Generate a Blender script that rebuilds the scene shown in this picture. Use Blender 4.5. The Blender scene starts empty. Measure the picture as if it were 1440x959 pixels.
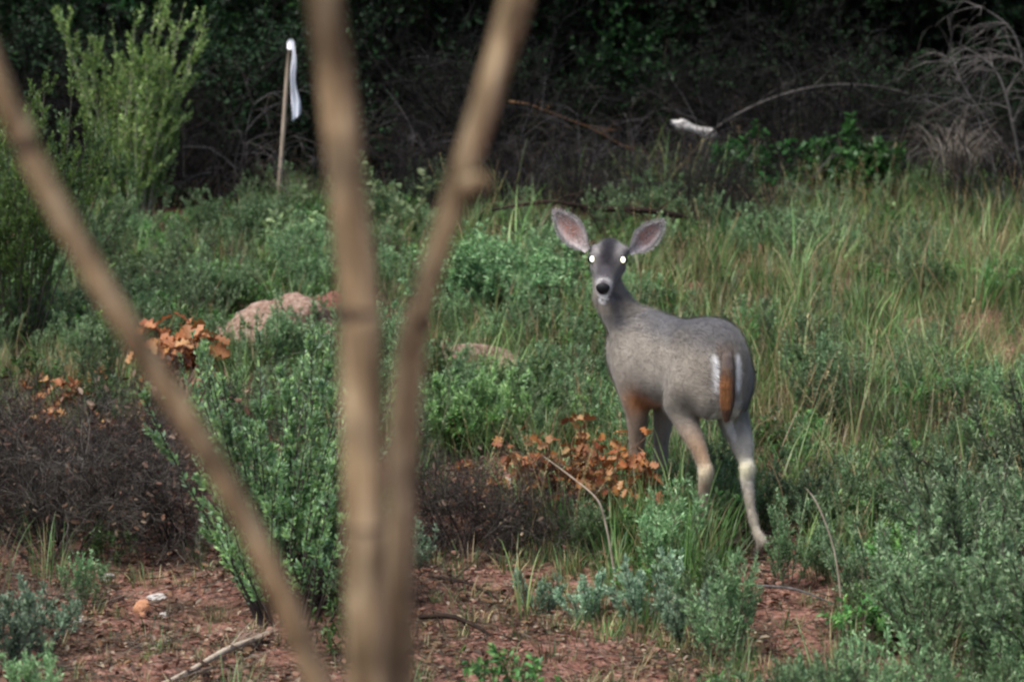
import bpy, bmesh, math, random
import numpy as np
from mathutils import Vector, Matrix, noise as mnoise

# ------------------------------------------------------------------ camera, world, sun, exposure
R = math.radians
sc = bpy.context.scene
C = sc.collection
FPX = 5292.0            # focal length in pixels of the 1440 px wide photograph
CAM_H = 3.0
PITCH = R(8.9)          # downward
cam_d = bpy.data.cameras.new('camera'); cam = bpy.data.objects.new('camera', cam_d); C.objects.link(cam)
cam.location = (0, 0, CAM_H); cam.rotation_euler = (R(90) - PITCH, 0, 0)
cam_d.sensor_width = 36; cam_d.lens = FPX / 1440 * 36
cam_d.clip_start = 0.05; cam_d.clip_end = 2000
cam_d.dof.use_dof = True; cam_d.dof.focus_distance = 14.1; cam_d.dof.aperture_fstop = 4.4
sc.camera = cam

SUN_EL, SUN_AZ = R(62), R(-128)     # azimuth measured from +Y, clockwise; light from left, behind the camera
w = bpy.data.worlds.new('World'); sc.world = w; w.use_nodes = True
nt = w.node_tree; nt.nodes.clear()
sky = nt.nodes.new('ShaderNodeTexSky'); sky.sky_type = 'NISHITA'; sky.sun_disc = False
sky.sun_elevation = SUN_EL; sky.sun_rotation = SUN_AZ; sky.dust_density = 3.0; sky.air_density = 1.0; sky.ozone_density = 1.0
bg = nt.nodes.new('ShaderNodeBackground'); bg.inputs['Strength'].default_value = 0.085
wo = nt.nodes.new('ShaderNodeOutputWorld')
nt.links.new(sky.outputs[0], bg.inputs[0]); nt.links.new(bg.outputs[0], wo.inputs[0])
sd = bpy.data.lights.new('sun', 'SUN'); sd.energy = 2.5; sd.angle = R(30); sd.color = (1.0, 0.97, 0.90)
sun = bpy.data.objects.new('sun', sd); C.objects.link(sun)
sdir = Vector((math.sin(SUN_AZ) * math.cos(SUN_EL), math.cos(SUN_AZ) * math.cos(SUN_EL), math.sin(SUN_EL)))
sun.rotation_euler = sdir.to_track_quat('Z', 'Y').to_euler(); sun.location = (0, 0, 20)
vs = sc.view_settings; vs.view_transform = 'Standard'; vs.look = 'None'; vs.gamma = 1.0; vs.exposure = 1.06
sc.render.engine = 'CYCLES'
cy = sc.cycles
cy.use_denoising = True
try: cy.denoiser = 'OPENIMAGEDENOISE'
except Exception: pass
cy.max_bounces = 5; cy.diffuse_bounces = 3; cy.glossy_bounces = 2; cy.transmission_bounces = 3; cy.transparent_max_bounces = 4
cy.sample_clamp_indirect = 6
cy.filter_width = 2.4

rng = np.random.default_rng(7)
random.seed(7)

# ------------------------------------------------------------------ terrain height, photo pixel -> place
def gz(x, y):
    x = np.asarray(x, float); y = np.asarray(y, float)
    z = 0.035 * np.clip(y - 14, 0, 10) + 0.22 * np.clip(y - 24.5, 0, 60) + 0.02 * np.clip(-x - 6, 0, 30) + 0.03 * np.clip(x - 6, 0, 30)
    b = 0.035 * np.sin(x * 1.3 + 0.4) * np.sin(y * 0.9 + 1.0) + 0.02 * np.sin(x * 3.1 + y * 1.7) + 0.012 * np.sin(x * 6.3 - y * 5.1 + 2) + 0.008 * np.sin(x * 11 + y * 9)
    d2 = ((x - 0.78) / 0.7) ** 2 + ((y - 14.2) / 0.8) ** 2
    return z + b * (1 - 0.9 * np.exp(-d2 * d2))
def ray(px, py):
    dx = (px - 720) / FPX; dv = (479.5 - py) / FPX
    f = np.array([0, math.cos(PITCH), -math.sin(PITCH)]); u = np.array([0, math.sin(PITCH), math.cos(PITCH)])
    return f + np.array([dx, 0, 0]) + u * dv
def P(px, py, Y):
    d = ray(px, py); return np.array([0, 0, CAM_H]) + d * (Y / d[1])
def G(px, py):
    d = ray(px, py); t = 6.0
    for _ in range(4000):
        p = np.array([0, 0, CAM_H]) + d * t
        if p[2] <= gz(p[0], p[1]): break
        t += 0.01
    p[2] = float(gz(p[0], p[1])); return p
def unG(x, y, z=None):
    if z is None: z = gz(x, y)
    v = np.stack([x, y, z - CAM_H], -1)
    dz = v[..., 1] * math.cos(PITCH) - v[..., 2] * math.sin(PITCH)
    dy = v[..., 1] * math.sin(PITCH) + v[..., 2] * math.cos(PITCH)
    return 720 + FPX * v[..., 0] / dz, 479.5 - FPX * dy / dz
def mpp(Y): return Y / FPX      # metres per photo pixel at distance Y

# ------------------------------------------------------------------ materials
def new_mat(name):
    m = bpy.data.materials.new(name); m.use_nodes = True; m.node_tree.nodes.clear(); return m, m.node_tree
def N(nt, t, **kw):
    n = nt.nodes.new(t)
    for k, v in kw.items():
        if k in n.inputs: n.inputs[k].default_value = v
        else: setattr(n, k, v)
    return n
def foliage_mat(name, transl=0.25, rough=0.6, var=0.35, spec=0.25):
    m, t = new_mat(name); L = t.links.new
    at = N(t, 'ShaderNodeAttribute', attribute_name='tint')
    oi = N(t, 'ShaderNodeObjectInfo')
    tc = N(t, 'ShaderNodeTexCoord')
    nz = N(t, 'ShaderNodeTexNoise', Scale=9.0, Detail=3.0); L(tc.outputs['Object'], nz.inputs['Vector'])
    mr = N(t, 'ShaderNodeMapRange'); mr.inputs[3].default_value = 1 - var; mr.inputs[4].default_value = 1 + var; L(oi.outputs['Random'], mr.inputs[0])
    m2 = N(t, 'ShaderNodeMapRange'); m2.inputs[1].default_value = 0.3; m2.inputs[2].default_value = 0.7; m2.inputs[3].default_value = 0.75; m2.inputs[4].default_value = 1.25; L(nz.outputs[0], m2.inputs[0])
    mu = N(t, 'ShaderNodeMath', operation='MULTIPLY'); L(mr.outputs[0], mu.inputs[0]); L(m2.outputs[0], mu.inputs[1])
    n3 = N(t, 'ShaderNodeTexNoise', Scale=1.6, Detail=2.0); L(oi.outputs['Location'], n3.inputs['Vector'])
    m3 = N(t, 'ShaderNodeMapRange'); m3.inputs[1].default_value = 0.35; m3.inputs[2].default_value = 0.65; m3.inputs[3].default_value = 0.72; m3.inputs[4].default_value = 1.3; L(n3.outputs[0], m3.inputs[0])
    mu2 = N(t, 'ShaderNodeMath', operation='MULTIPLY'); L(mu.outputs[0], mu2.inputs[0]); L(m3.outputs[0], mu2.inputs[1])
    hs = N(t, 'ShaderNodeHueSaturation'); L(at.outputs['Color'], hs.inputs['Color']); L(mu2.outputs[0], hs.inputs['Value'])
    hm = N(t, 'ShaderNodeMapRange'); hm.inputs[3].default_value = 0.485; hm.inputs[4].default_value = 0.515; L(oi.outputs['Random'], hm.inputs[0]); L(hm.outputs[0], hs.inputs['Hue'])
    b = N(t, 'ShaderNodeBsdfPrincipled', Roughness=rough); b.inputs['Specular IOR Level'].default_value = spec
    L(hs.outputs[0], b.inputs['Base Color'])
    o = N(t, 'ShaderNodeOutputMaterial')
    if transl > 0:
        tr = N(t, 'ShaderNodeBsdfTranslucent'); L(hs.outputs[0], tr.inputs[0])
        mx = N(t, 'ShaderNodeMixShader'); mx.inputs[0].default_value = transl
        L(b.outputs[0], mx.inputs[1]); L(tr.outputs[0], mx.inputs[2]); L(mx.outputs[0], o.inputs[0])
    else: L(b.outputs[0], o.inputs[0])
    return m
M_LEAF = foliage_mat('leaf', 0.35, 0.45, 0.4, 0.45)
M_THICKET = foliage_mat('thicket_leaf', 0.15, 0.6, 0.4, 0.2)
M_TWIG = foliage_mat('twig', 0, 0.85, 0.2, 0.1)
M_DRY = foliage_mat('dry_leaf', 0.2, 0.6, 0.2, 0.3)

def noisy_mat(name, c1, c2, scale=8, detail=8, rough=0.85, bump=0.3, c3=None, spec=0.2, stretch=(1, 1, 1), bscale=None, attr=False):
    m, t = new_mat(name); L = t.links.new
    tc = N(t, 'ShaderNodeTexCoord'); mp = N(t, 'ShaderNodeMapping'); mp.inputs['Scale'].default_value = stretch
    L(tc.outputs['Object'], mp.inputs[0])
    nz = N(t, 'ShaderNodeTexNoise', Scale=scale, Detail=detail, Roughness=0.65); L(mp.outputs[0], nz.inputs['Vector'])
    cr = N(t, 'ShaderNodeValToRGB'); L(nz.outputs[0], cr.inputs[0])
    cr.color_ramp.elements[0].position = 0.33; cr.color_ramp.elements[0].color = (*c1, 1)
    cr.color_ramp.elements[1].position = 0.68; cr.color_ramp.elements[1].color = (*c2, 1)
    if c3: e = cr.color_ramp.elements.new(0.52); e.color = (*c3, 1)
    b = N(t, 'ShaderNodeBsdfPrincipled', Roughness=rough); b.inputs['Specular IOR Level'].default_value = spec
    src = cr.outputs[0]
    L(src, b.inputs['Base Color'])
    n2 = N(t, 'ShaderNodeTexNoise', Scale=bscale or scale * 3, Detail=8.0); L(mp.outputs[0], n2.inputs['Vector'])
    bp = N(t, 'ShaderNodeBump', Strength=bump, Distance=0.01); L(n2.outputs[0], bp.inputs['Height']); L(bp.outputs[0], b.inputs['Normal'])
    o = N(t, 'ShaderNodeOutputMaterial'); L(b.outputs[0], o.inputs[0])
    return m

def add_blotch(m, scale, lo, hi):      # uneven patches over a bark
    t = m.node_tree; b = [n for n in t.nodes if n.type == 'BSDF_PRINCIPLED'][0]; lk = b.inputs['Base Color'].links[0]; srcs = lk.from_socket
    tc = [n for n in t.nodes if n.type == 'TEX_COORD'][0]; nz = N(t, 'ShaderNodeTexNoise', Scale=scale, Detail=4.0); t.links.new(tc.outputs['Object'], nz.inputs['Vector'])
    mr = N(t, 'ShaderNodeMapRange'); mr.inputs[1].default_value = .35; mr.inputs[2].default_value = .62; mr.inputs[3].default_value = lo; mr.inputs[4].default_value = hi; t.links.new(nz.outputs[0], mr.inputs[0])
    hs = N(t, 'ShaderNodeHueSaturation'); t.links.new(srcs, hs.inputs['Color']); t.links.new(mr.outputs[0], hs.inputs['Value']); t.links.new(hs.outputs[0], b.inputs['Base Color'])
def ground_mat():
    m, t = new_mat('red_soil'); L = t.links.new
    tc = N(t, 'ShaderNodeTexCoord')
    n1 = N(t, 'ShaderNodeTexNoise', Scale=2.2, Detail=8.0, Roughness=0.7); L(tc.outputs['Object'], n1.inputs['Vector'])
    n2 = N(t, 'ShaderNodeTexNoise', Scale=28.0, Detail=8.0, Roughness=0.75); L(tc.outputs['Object'], n2.inputs['Vector'])
    n3 = N(t, 'ShaderNodeTexVoronoi', Scale=55.0); L(tc.outputs['Object'], n3.inputs['Vector'])
    r1 = N(t, 'ShaderNodeValToRGB'); L(n2.outputs[0], r1.inputs[0])
    E = r1.color_ramp.elements; E[0].position = 0.36; E[0].color = (0.085, 0.038, 0.028, 1); E[1].position = 0.66; E[1].color = (0.40, 0.245, 0.20, 1)
    e = E.new(0.5); e.color = (0.235, 0.115, 0.085, 1)
    r2 = N(t, 'ShaderNodeValToRGB'); L(n2.outputs[0], r2.inputs[0])
    E = r2.color_ramp.elements; E[0].position = 0.36; E[0].color = (0.02, 0.014, 0.009, 1); E[1].position = 0.7; E[1].color = (0.12, 0.08, 0.052, 1)
    ms = N(t, 'ShaderNodeMapRange'); ms.inputs[1].default_value = 0.50; ms.inputs[2].default_value = 0.66; L(n1.outputs[0], ms.inputs[0])
    mx = N(t, 'ShaderNodeMix', data_type='RGBA'); L(ms.outputs[0], mx.inputs[0]); L(r1.outputs[0], mx.inputs[6]); L(r2.outputs[0], mx.inputs[7])
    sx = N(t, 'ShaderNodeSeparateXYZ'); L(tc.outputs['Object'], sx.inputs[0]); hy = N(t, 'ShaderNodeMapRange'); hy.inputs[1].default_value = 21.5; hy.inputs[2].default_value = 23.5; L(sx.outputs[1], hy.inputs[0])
    m3 = N(t, 'ShaderNodeMix', data_type='RGBA'); L(hy.outputs[0], m3.inputs[0]); L(mx.outputs[2], m3.inputs[6]); m3.inputs[7].default_value = (.018, .013, .009, 1)  # dark duff under the thicket, also puts its shade into the soil colour
    b = N(t, 'ShaderNodeBsdfPrincipled', Roughness=0.95); b.inputs['Specular IOR Level'].default_value = 0.1; L(m3.outputs[2], b.inputs['Base Color'])
    ad = N(t, 'ShaderNodeMath', operation='ADD'); L(n2.outputs[0], ad.inputs[0]); L(n3.outputs[0], ad.inputs[1])
    bp = N(t, 'ShaderNodeBump', Strength=0.8, Distance=0.02); L(ad.outputs[0], bp.inputs['Height']); L(bp.outputs[0], b.inputs['Normal'])
    o = N(t, 'ShaderNodeOutputMaterial'); L(b.outputs[0], o.inputs[0]); return m
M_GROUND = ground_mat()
M_BARK = noisy_mat('smooth_tan_bark', (0.13, 0.085, 0.045), (0.62, 0.49, 0.31), 7, 8, 0.7, 0.6, (0.40, 0.285, 0.16), 0.25, (9, 9, 1.2), 40)
add_blotch(M_BARK, 12.0, .45, 1.2)
M_SCAR = noisy_mat('bark_scar', (0.04, 0.028, 0.02), (0.12, 0.08, 0.055), 20, 5, 0.9, 0.5)
M_OLDBARK = noisy_mat('rough_dark_bark', (0.02, 0.015, 0.012), (0.09, 0.07, 0.055), 9, 8, 0.95, 0.8, None, 0.1, (3, 3, 0.6))
M_DEADWOOD = noisy_mat('weathered_wood', (0.035, 0.032, 0.030), (0.13, 0.12, 0.115), 10, 8, 0.9, 0.5, None, 0.1, (2, 2, 2))
M_BLEACH = noisy_mat('bleached_wood', (0.30, 0.29, 0.28), (0.75, 0.73, 0.72), 14, 6, 0.8, 0.5, None, 0.1)
M_ROTLOG = noisy_mat('rotten_wood', (0.008, 0.006, 0.005), (0.045, 0.030, 0.024), 14, 6, 0.95, 0.6, None, 0.1)
M_REDROCK = noisy_mat('red_sandstone', (0.12, 0.065, 0.048), (0.42, 0.34, 0.29), 12, 8, 0.9, 0.9, (0.27, 0.18, 0.14), 0.1)
M_SOILROCK = noisy_mat('soil_pebble', (0.10, 0.05, 0.035), (0.34, 0.20, 0.15), 30, 4, 0.9, 0.4, None, 0.1)
M_GREYROCK = noisy_mat('grey_stone', (0.13, 0.13, 0.14), (0.32, 0.31, 0.33), 9, 8, 0.85, 0.5, None, 0.2)
M_PALEROCK = noisy_mat('pale_stone', (0.30, 0.27, 0.25), (0.58, 0.55, 0.53), 12, 6, 0.85, 0.4, None, 0.2)
M_STAKE = noisy_mat('weathered_lath', (0.24, 0.18, 0.13), (0.50, 0.42, 0.34), 10, 6, 0.8, 0.3, None, 0.15, (4, 4, 0.5))
def plain(name, col, rough=0.5, spec=0.5, emit=0, transl=0):
    m, t = new_mat(name)
    b = N(t, 'ShaderNodeBsdfPrincipled', Roughness=rough); b.inputs['Base Color'].default_value = (*col, 1); b.inputs['Specular IOR Level'].default_value = spec
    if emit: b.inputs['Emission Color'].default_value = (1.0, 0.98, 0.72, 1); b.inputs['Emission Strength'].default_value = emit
    o = N(t, 'ShaderNodeOutputMaterial'); t.links.new(b.outputs[0], o.inputs[0]); return m
M_RIBBON = plain('white_plastic_ribbon', (0.80, 0.82, 0.90), 0.45, 0.4)
M_NOSE = plain('wet_black_nose', (0.008, 0.008, 0.010), 0.6, 0.25)
M_HOOF = plain('dark_hoof', (0.05, 0.04, 0.035), 0.5, 0.4)
M_EYE = plain('dark_eye', (0.01, 0.008, 0.008), 0.1, 0.6)
M_SHINE = plain('eyeshine', (0.9, 0.9, 0.8), 0.3, 0.5, 0.9)  # flash reflected by the eyes, imitated with emission

# ------------------------------------------------------------------ mesh building
def nrm(v): return v / np.maximum(np.linalg.norm(v, axis=-1, keepdims=True), 1e-9)
class MB:
    def __init__(s): s.v = []; s.q = []; s.t = []; s.c = []; s.n = 0
    def add(s, v, q=None, t=None, c=(0.3, 0.3, 0.3)):
        v = np.asarray(v, float).reshape(-1, 3); c = np.asarray(c, float)
        if c.ndim == 1: c = np.tile(c, (len(v), 1))
        s.v.append(v); s.c.append(c)
        if q is not None and len(q): s.q.append(np.asarray(q, np.int64).reshape(-1, 4) + s.n)
        if t is not None and len(t): s.t.append(np.asarray(t, np.int64).reshape(-1, 3) + s.n)
        s.n += len(v)
    def mesh(s, name, mat, smooth=False):
        me = bpy.data.meshes.new(name)
        v = np.concatenate(s.v); c = np.concatenate(s.c)
        q = np.concatenate(s.q) if s.q else np.zeros((0, 4), np.int64); t = np.concatenate(s.t) if s.t else np.zeros((0, 3), np.int64)
        me.vertices.add(len(v)); me.vertices.foreach_set('co', v.astype(np.float32).ravel())
        nl = q.size + t.size; me.loops.add(nl); me.loops.foreach_set('vertex_index', np.concatenate([q.ravel(), t.ravel()]).astype(np.int32))
        me.polygons.add(len(q) + len(t))
        st = np.concatenate([np.arange(len(q)) * 4, q.size + np.arange(len(t)) * 3]).astype(np.int32)
        me.polygons.foreach_set('loop_start', st)
        if smooth: me.polygons.foreach_set('use_smooth', np.ones(len(q) + len(t), bool))
        a = me.color_attributes.new('tint', 'FLOAT_COLOR', 'POINT')
        a.data.foreach_set('color', np.concatenate([c, np.ones((len(c), 1))], 1).astype(np.float32).ravel())
        me.materials.append(mat); me.update(calc_edges=True); me.validate(); return me
    def build(s, name, mat, parent=None, smooth=False, link=True):
        o = bpy.data.objects.new(name, s.mesh(name, mat, smooth))
        if link: C.objects.link(o)
        if parent is not None: o.parent = parent
        return o
    # many polylines P[N,K,3], radii Rr[N,K]
    def tubes(s, Pn, Rr, sides=3, col=(0.2, 0.15, 0.1)):
        Pn = np.asarray(Pn, float); Rr = np.asarray(Rr, float); n, K, _ = Pn.shape
        T = np.empty_like(Pn); T[:, 1:-1] = Pn[:, 2:] - Pn[:, :-2]; T[:, 0] = Pn[:, 1] - Pn[:, 0]; T[:, -1] = Pn[:, -1] - Pn[:, -2]; T = nrm(T)
        ref = np.where(np.abs(nrm(Pn[:, -1] - Pn[:, 0])[:, 2:3]) > 0.8, np.array([[1.0, 0.1, 0]]), np.array([[0.05, 0, 1.0]]))[:, None, :]
        A = nrm(np.cross(T, ref)); B = np.cross(T, A)
        ph = np.arange(sides) * 2 * math.pi / sides
        V = Pn[:, :, None] + Rr[:, :, None, None] * (A[:, :, None] * np.cos(ph)[None, None, :, None] + B[:, :, None] * np.sin(ph)[None, None, :, None])
        base = np.arange(n)[:, None, None] * K * sides + np.arange(K - 1)[None, :, None] * sides
        j = np.arange(sides)[None, None]; j2 = (np.arange(sides) + 1) % sides
        q = np.stack([base + j, base + sides + j, base + sides + j2[None, None], base + j2[None, None]], -1).reshape(-1, 4)
        col = np.asarray(col, float)
        c = np.repeat(col, K * sides, 0) if col.ndim == 2 else col
        b0 = s.n
        s.add(V, q, None, c)
        if sides > 3:   # caps
            ends = []
            for k in (0, K - 1):
                for jj in range(1, sides - 1):
                    tri = np.stack([np.arange(n) * K * sides + k * sides, np.arange(n) * K * sides + k * sides + (jj if k else jj + 1), np.arange(n) * K * sides + k * sides + (jj + 1 if k else jj)], -1)
                    ends.append(tri)
            s.t.append(np.concatenate(ends) + b0)
    def leaves(s, Pp, D, Nn, L, W, col, fold=0.25, wide=False):
        Pp = np.asarray(Pp, float); n = len(Pp); D = nrm(D); S = nrm(np.cross(D, Nn)); U = np.cross(S, D)
        L = np.broadcast_to(L, (n,))[:, None]; W = np.broadcast_to(W, (n,))[:, None]
        col = np.asarray(col, float); col = np.broadcast_to(col, (n, 3))
        if not wide:
            V = np.stack([Pp, Pp + D * L * .5 + S * W * .5 + U * W * fold, Pp + D * L, Pp + D * L * .5 - S * W * .5 + U * W * fold], 1)
            b = np.arange(n)[:, None] * 4
            t = np.concatenate([b + [[0, 1, 2]], b + [[0, 2, 3]]]); s.add(V, None, t, np.repeat(col, 4, 0))
        else:
            V = np.stack([Pp, Pp + D * L * .3 + S * W * .45 + U * W * fold, Pp + D * L * .72 + S * W * .42 + U * W * fold, Pp + D * L,
                          Pp + D * L * .72 - S * W * .42 + U * W * fold, Pp + D * L * .3 - S * W * .45 + U * W * fold], 1)
            b = np.arange(n)[:, None] * 6
            q = np.concatenate([b + [[0, 1, 2, 3]], b + [[0, 3, 4, 5]]]); s.add(V, q, None, np.repeat(col, 6, 0))
    def blades(s, Pp, az, H, lean, bend, Wd, col, K=5, tip=None):
        n = len(Pp); Pp = np.asarray(Pp, float)
        d = np.stack([np.cos(az), np.sin(az), np.zeros(n)], -1); sd_ = np.stack([-np.sin(az), np.cos(az), np.zeros(n)], -1)
        p = Pp.copy(); rows = []
        for k in range(K):
            tt = k / (K - 1); wk = (Wd * (1 - tt ** 1.6) * 0.5 + 0.0003)[:, None]
            rows.append(np.stack([p - sd_ * wk, p + sd_ * wk], 1))
            th = (lean + bend * tt ** 1.5)[:, None]
            p = p + (d * np.sin(th) + np.array([[0, 0, 1.0]]) * np.cos(th)) * (H / (K - 1))[:, None]
        V = np.stack(rows, 1)
        b = np.arange(n)[:, None, None] * K * 2 + np.arange(K - 1)[None, :, None] * 2
        q = (b + np.array([[[0, 1, 3, 2]]])).reshape(-1, 4)
        col = np.broadcast_to(np.asarray(col, float), (n, 3)); c = np.repeat(col, K * 2, 0).reshape(n, K, 2, 3).copy()
        if tip is not None: c = c * (1 - np.linspace(0, 1, K)[None, :, None, None] ** 2 * .7) + np.asarray(tip)[None, None, None] * (np.linspace(0, 1, K)[None, :, None, None] ** 2 * .7)
        s.add(V, q, None, c.reshape(-1, 3))

def tag(o, label=None, cat=None, group=None, kind=None):
    if label: o['label'] = label
    if cat: o['category'] = cat
    if group: o['group'] = group
    if kind: o['kind'] = kind
    return o
def empty(name, loc, rz=0.0):
    o = bpy.data.objects.new(name, None); C.objects.link(o); o.location = tuple(float(a) for a in loc); o.rotation_euler = (0, 0, rz); o.empty_display_size = 0.1; return o
def copy_tree(o, parent=None):
    c = o.copy(); C.objects.link(c); c.parent = parent
    for ch in o.children: copy_tree(ch, c)
    return c
def colmix(r, n, *cols, jit=0.12):
    c = np.asarray(cols)[r.integers(0, len(cols), n)]
    return np.clip(c * (1 + jit * r.standard_normal((n, 1))), 0.003, 0.9)

# growth helpers
def grow(r, start, d, length, K=6, wander=0.12, trop=(0, 0, 0.1)):
    n = len(start); p = start.copy(); d = nrm(d); pts = [p.copy()]
    for k in range(K - 1):
        d = nrm(d + wander * r.standard_normal((n, 3)) + np.asarray(trop) / K)
        p = p + d * (length / (K - 1))[:, None]; pts.append(p.copy())
    return np.stack(pts, 1)
def sample(r, Pn, per, t0, t1):
    n, K, _ = Pn.shape; idx = np.repeat(np.arange(n), per); t = r.uniform(t0, t1, len(idx)) * (K - 1)
    i = np.minimum(t.astype(int), K - 2); f = (t - i)[:, None]
    pos = Pn[idx, i] * (1 - f) + Pn[idx, i + 1] * f; tan = nrm(Pn[idx, i + 1] - Pn[idx, i]); return idx, t / (K - 1), pos, tan
def perp(r, T):
    v = r.standard_normal(T.shape); return nrm(v - T * np.sum(v * T, -1, keepdims=True))

# ------------------------------------------------------------------ ground
def build_ground():
    def axis(lo, hi, f0, f1, fine, coarse):
        a = [f0]
        xs = list(np.arange(f0, f1, fine)); s = fine; v = f1
        up = []
        while v < hi: up.append(v); s *= 1.25; v += s
        up.append(hi); s = fine; v = f0; dn = []
        while v > lo: s *= 1.25; v -= s; dn.append(max(v, lo))
        return np.array(sorted(set(dn + xs + up)))
    xs = axis(-300, 300, -6, 6, 0.07, 1); ys = axis(-300, 400, 10.5, 25, 0.07, 1)
    X, Y = np.meshgrid(xs, ys); Z = gz(X, Y)
    fine = (np.abs(X) < 6) & (Y > 10.5) & (Y < 25)
    Z = Z + np.where(fine, rng.normal(0, 0.006, X.shape), 0)
    nx = len(xs); V = np.stack([X, Y, Z], -1).reshape(-1, 3)
    i = (np.arange(len(ys) - 1)[:, None] * nx + np.arange(nx - 1)[None]).ravel()
    q = np.stack([i, i + 1, i + nx + 1, i + nx], -1)
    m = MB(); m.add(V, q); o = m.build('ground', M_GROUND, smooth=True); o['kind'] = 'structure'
build_ground()

# ------------------------------------------------------------------ rocks
def rock_mesh(name, mat, seed, sub=3, rough=0.35, flat=0.6):
    bm = bmesh.new(); bmesh.ops.create_icosphere(bm, subdivisions=sub, radius=1.0)
    off = Vector((seed * 7.3, seed * 3.1, seed * 1.7))
    for v in bm.verts:
        n = mnoise.noise(v.co * 1.1 + off) * rough * 1.6 + mnoise.noise(v.co * 3.0 + off) * rough * .5 + mnoise.noise(v.co * 8 + off) * rough * .15
        v.co = v.co * (1 + n); v.co.z *= flat
    me = bpy.data.meshes.new(name); bm.to_mesh(me); bm.free(); me.materials.append(mat); return me
def rock(name, mat, p, size, seed, label, cat='rock', group=None, rz=0.0, flat=0.6, sink=0.3, tilt=0.0):
    o = bpy.data.objects.new(name, rock_mesh(name, mat, seed, 4 if max(size) > 0.15 else 3, flat=flat)); C.objects.link(o)
    o.location = (p[0], p[1], p[2] + size[2] * flat * (1 - 2 * sink) ); o.scale = size; o.rotation_euler = (tilt, 0, rz)
    tag(o, label, cat, group); return o

# ------------------------------------------------------------------ the foreground tree
def tube_obj(name, pts, rad, mat, parent=None, sides=16, K=40, wob=0.0):
    pts = np.asarray(pts, float); s = np.linspace(0, len(pts) - 1, K)
    def cr(A, t):
        i = np.clip(t.astype(int), 0, len(A) - 2); f = (t - i)
        a = A[np.clip(i - 1, 0, None)]; b = A[i]; c = A[i + 1]; d = A[np.clip(i + 2, None, len(A) - 1)]
        f = f[:, None] if A.ndim == 2 else f
        return 0.5 * ((2 * b) + (-a + c) * f + (2 * a - 5 * b + 4 * c - d) * f ** 2 + (-a + 3 * b - 3 * c + d) * f ** 3)
    Q = cr(pts, s); rr = cr(np.asarray(rad, float), s) * (1 + wob * np.sin(s * 3.1) + wob * rng.standard_normal(K) * .5)
    m = MB(); m.tubes(Q[None], np.abs(rr)[None], sides)
    return m.build(name, mat, parent, smooth=True), Q
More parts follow.
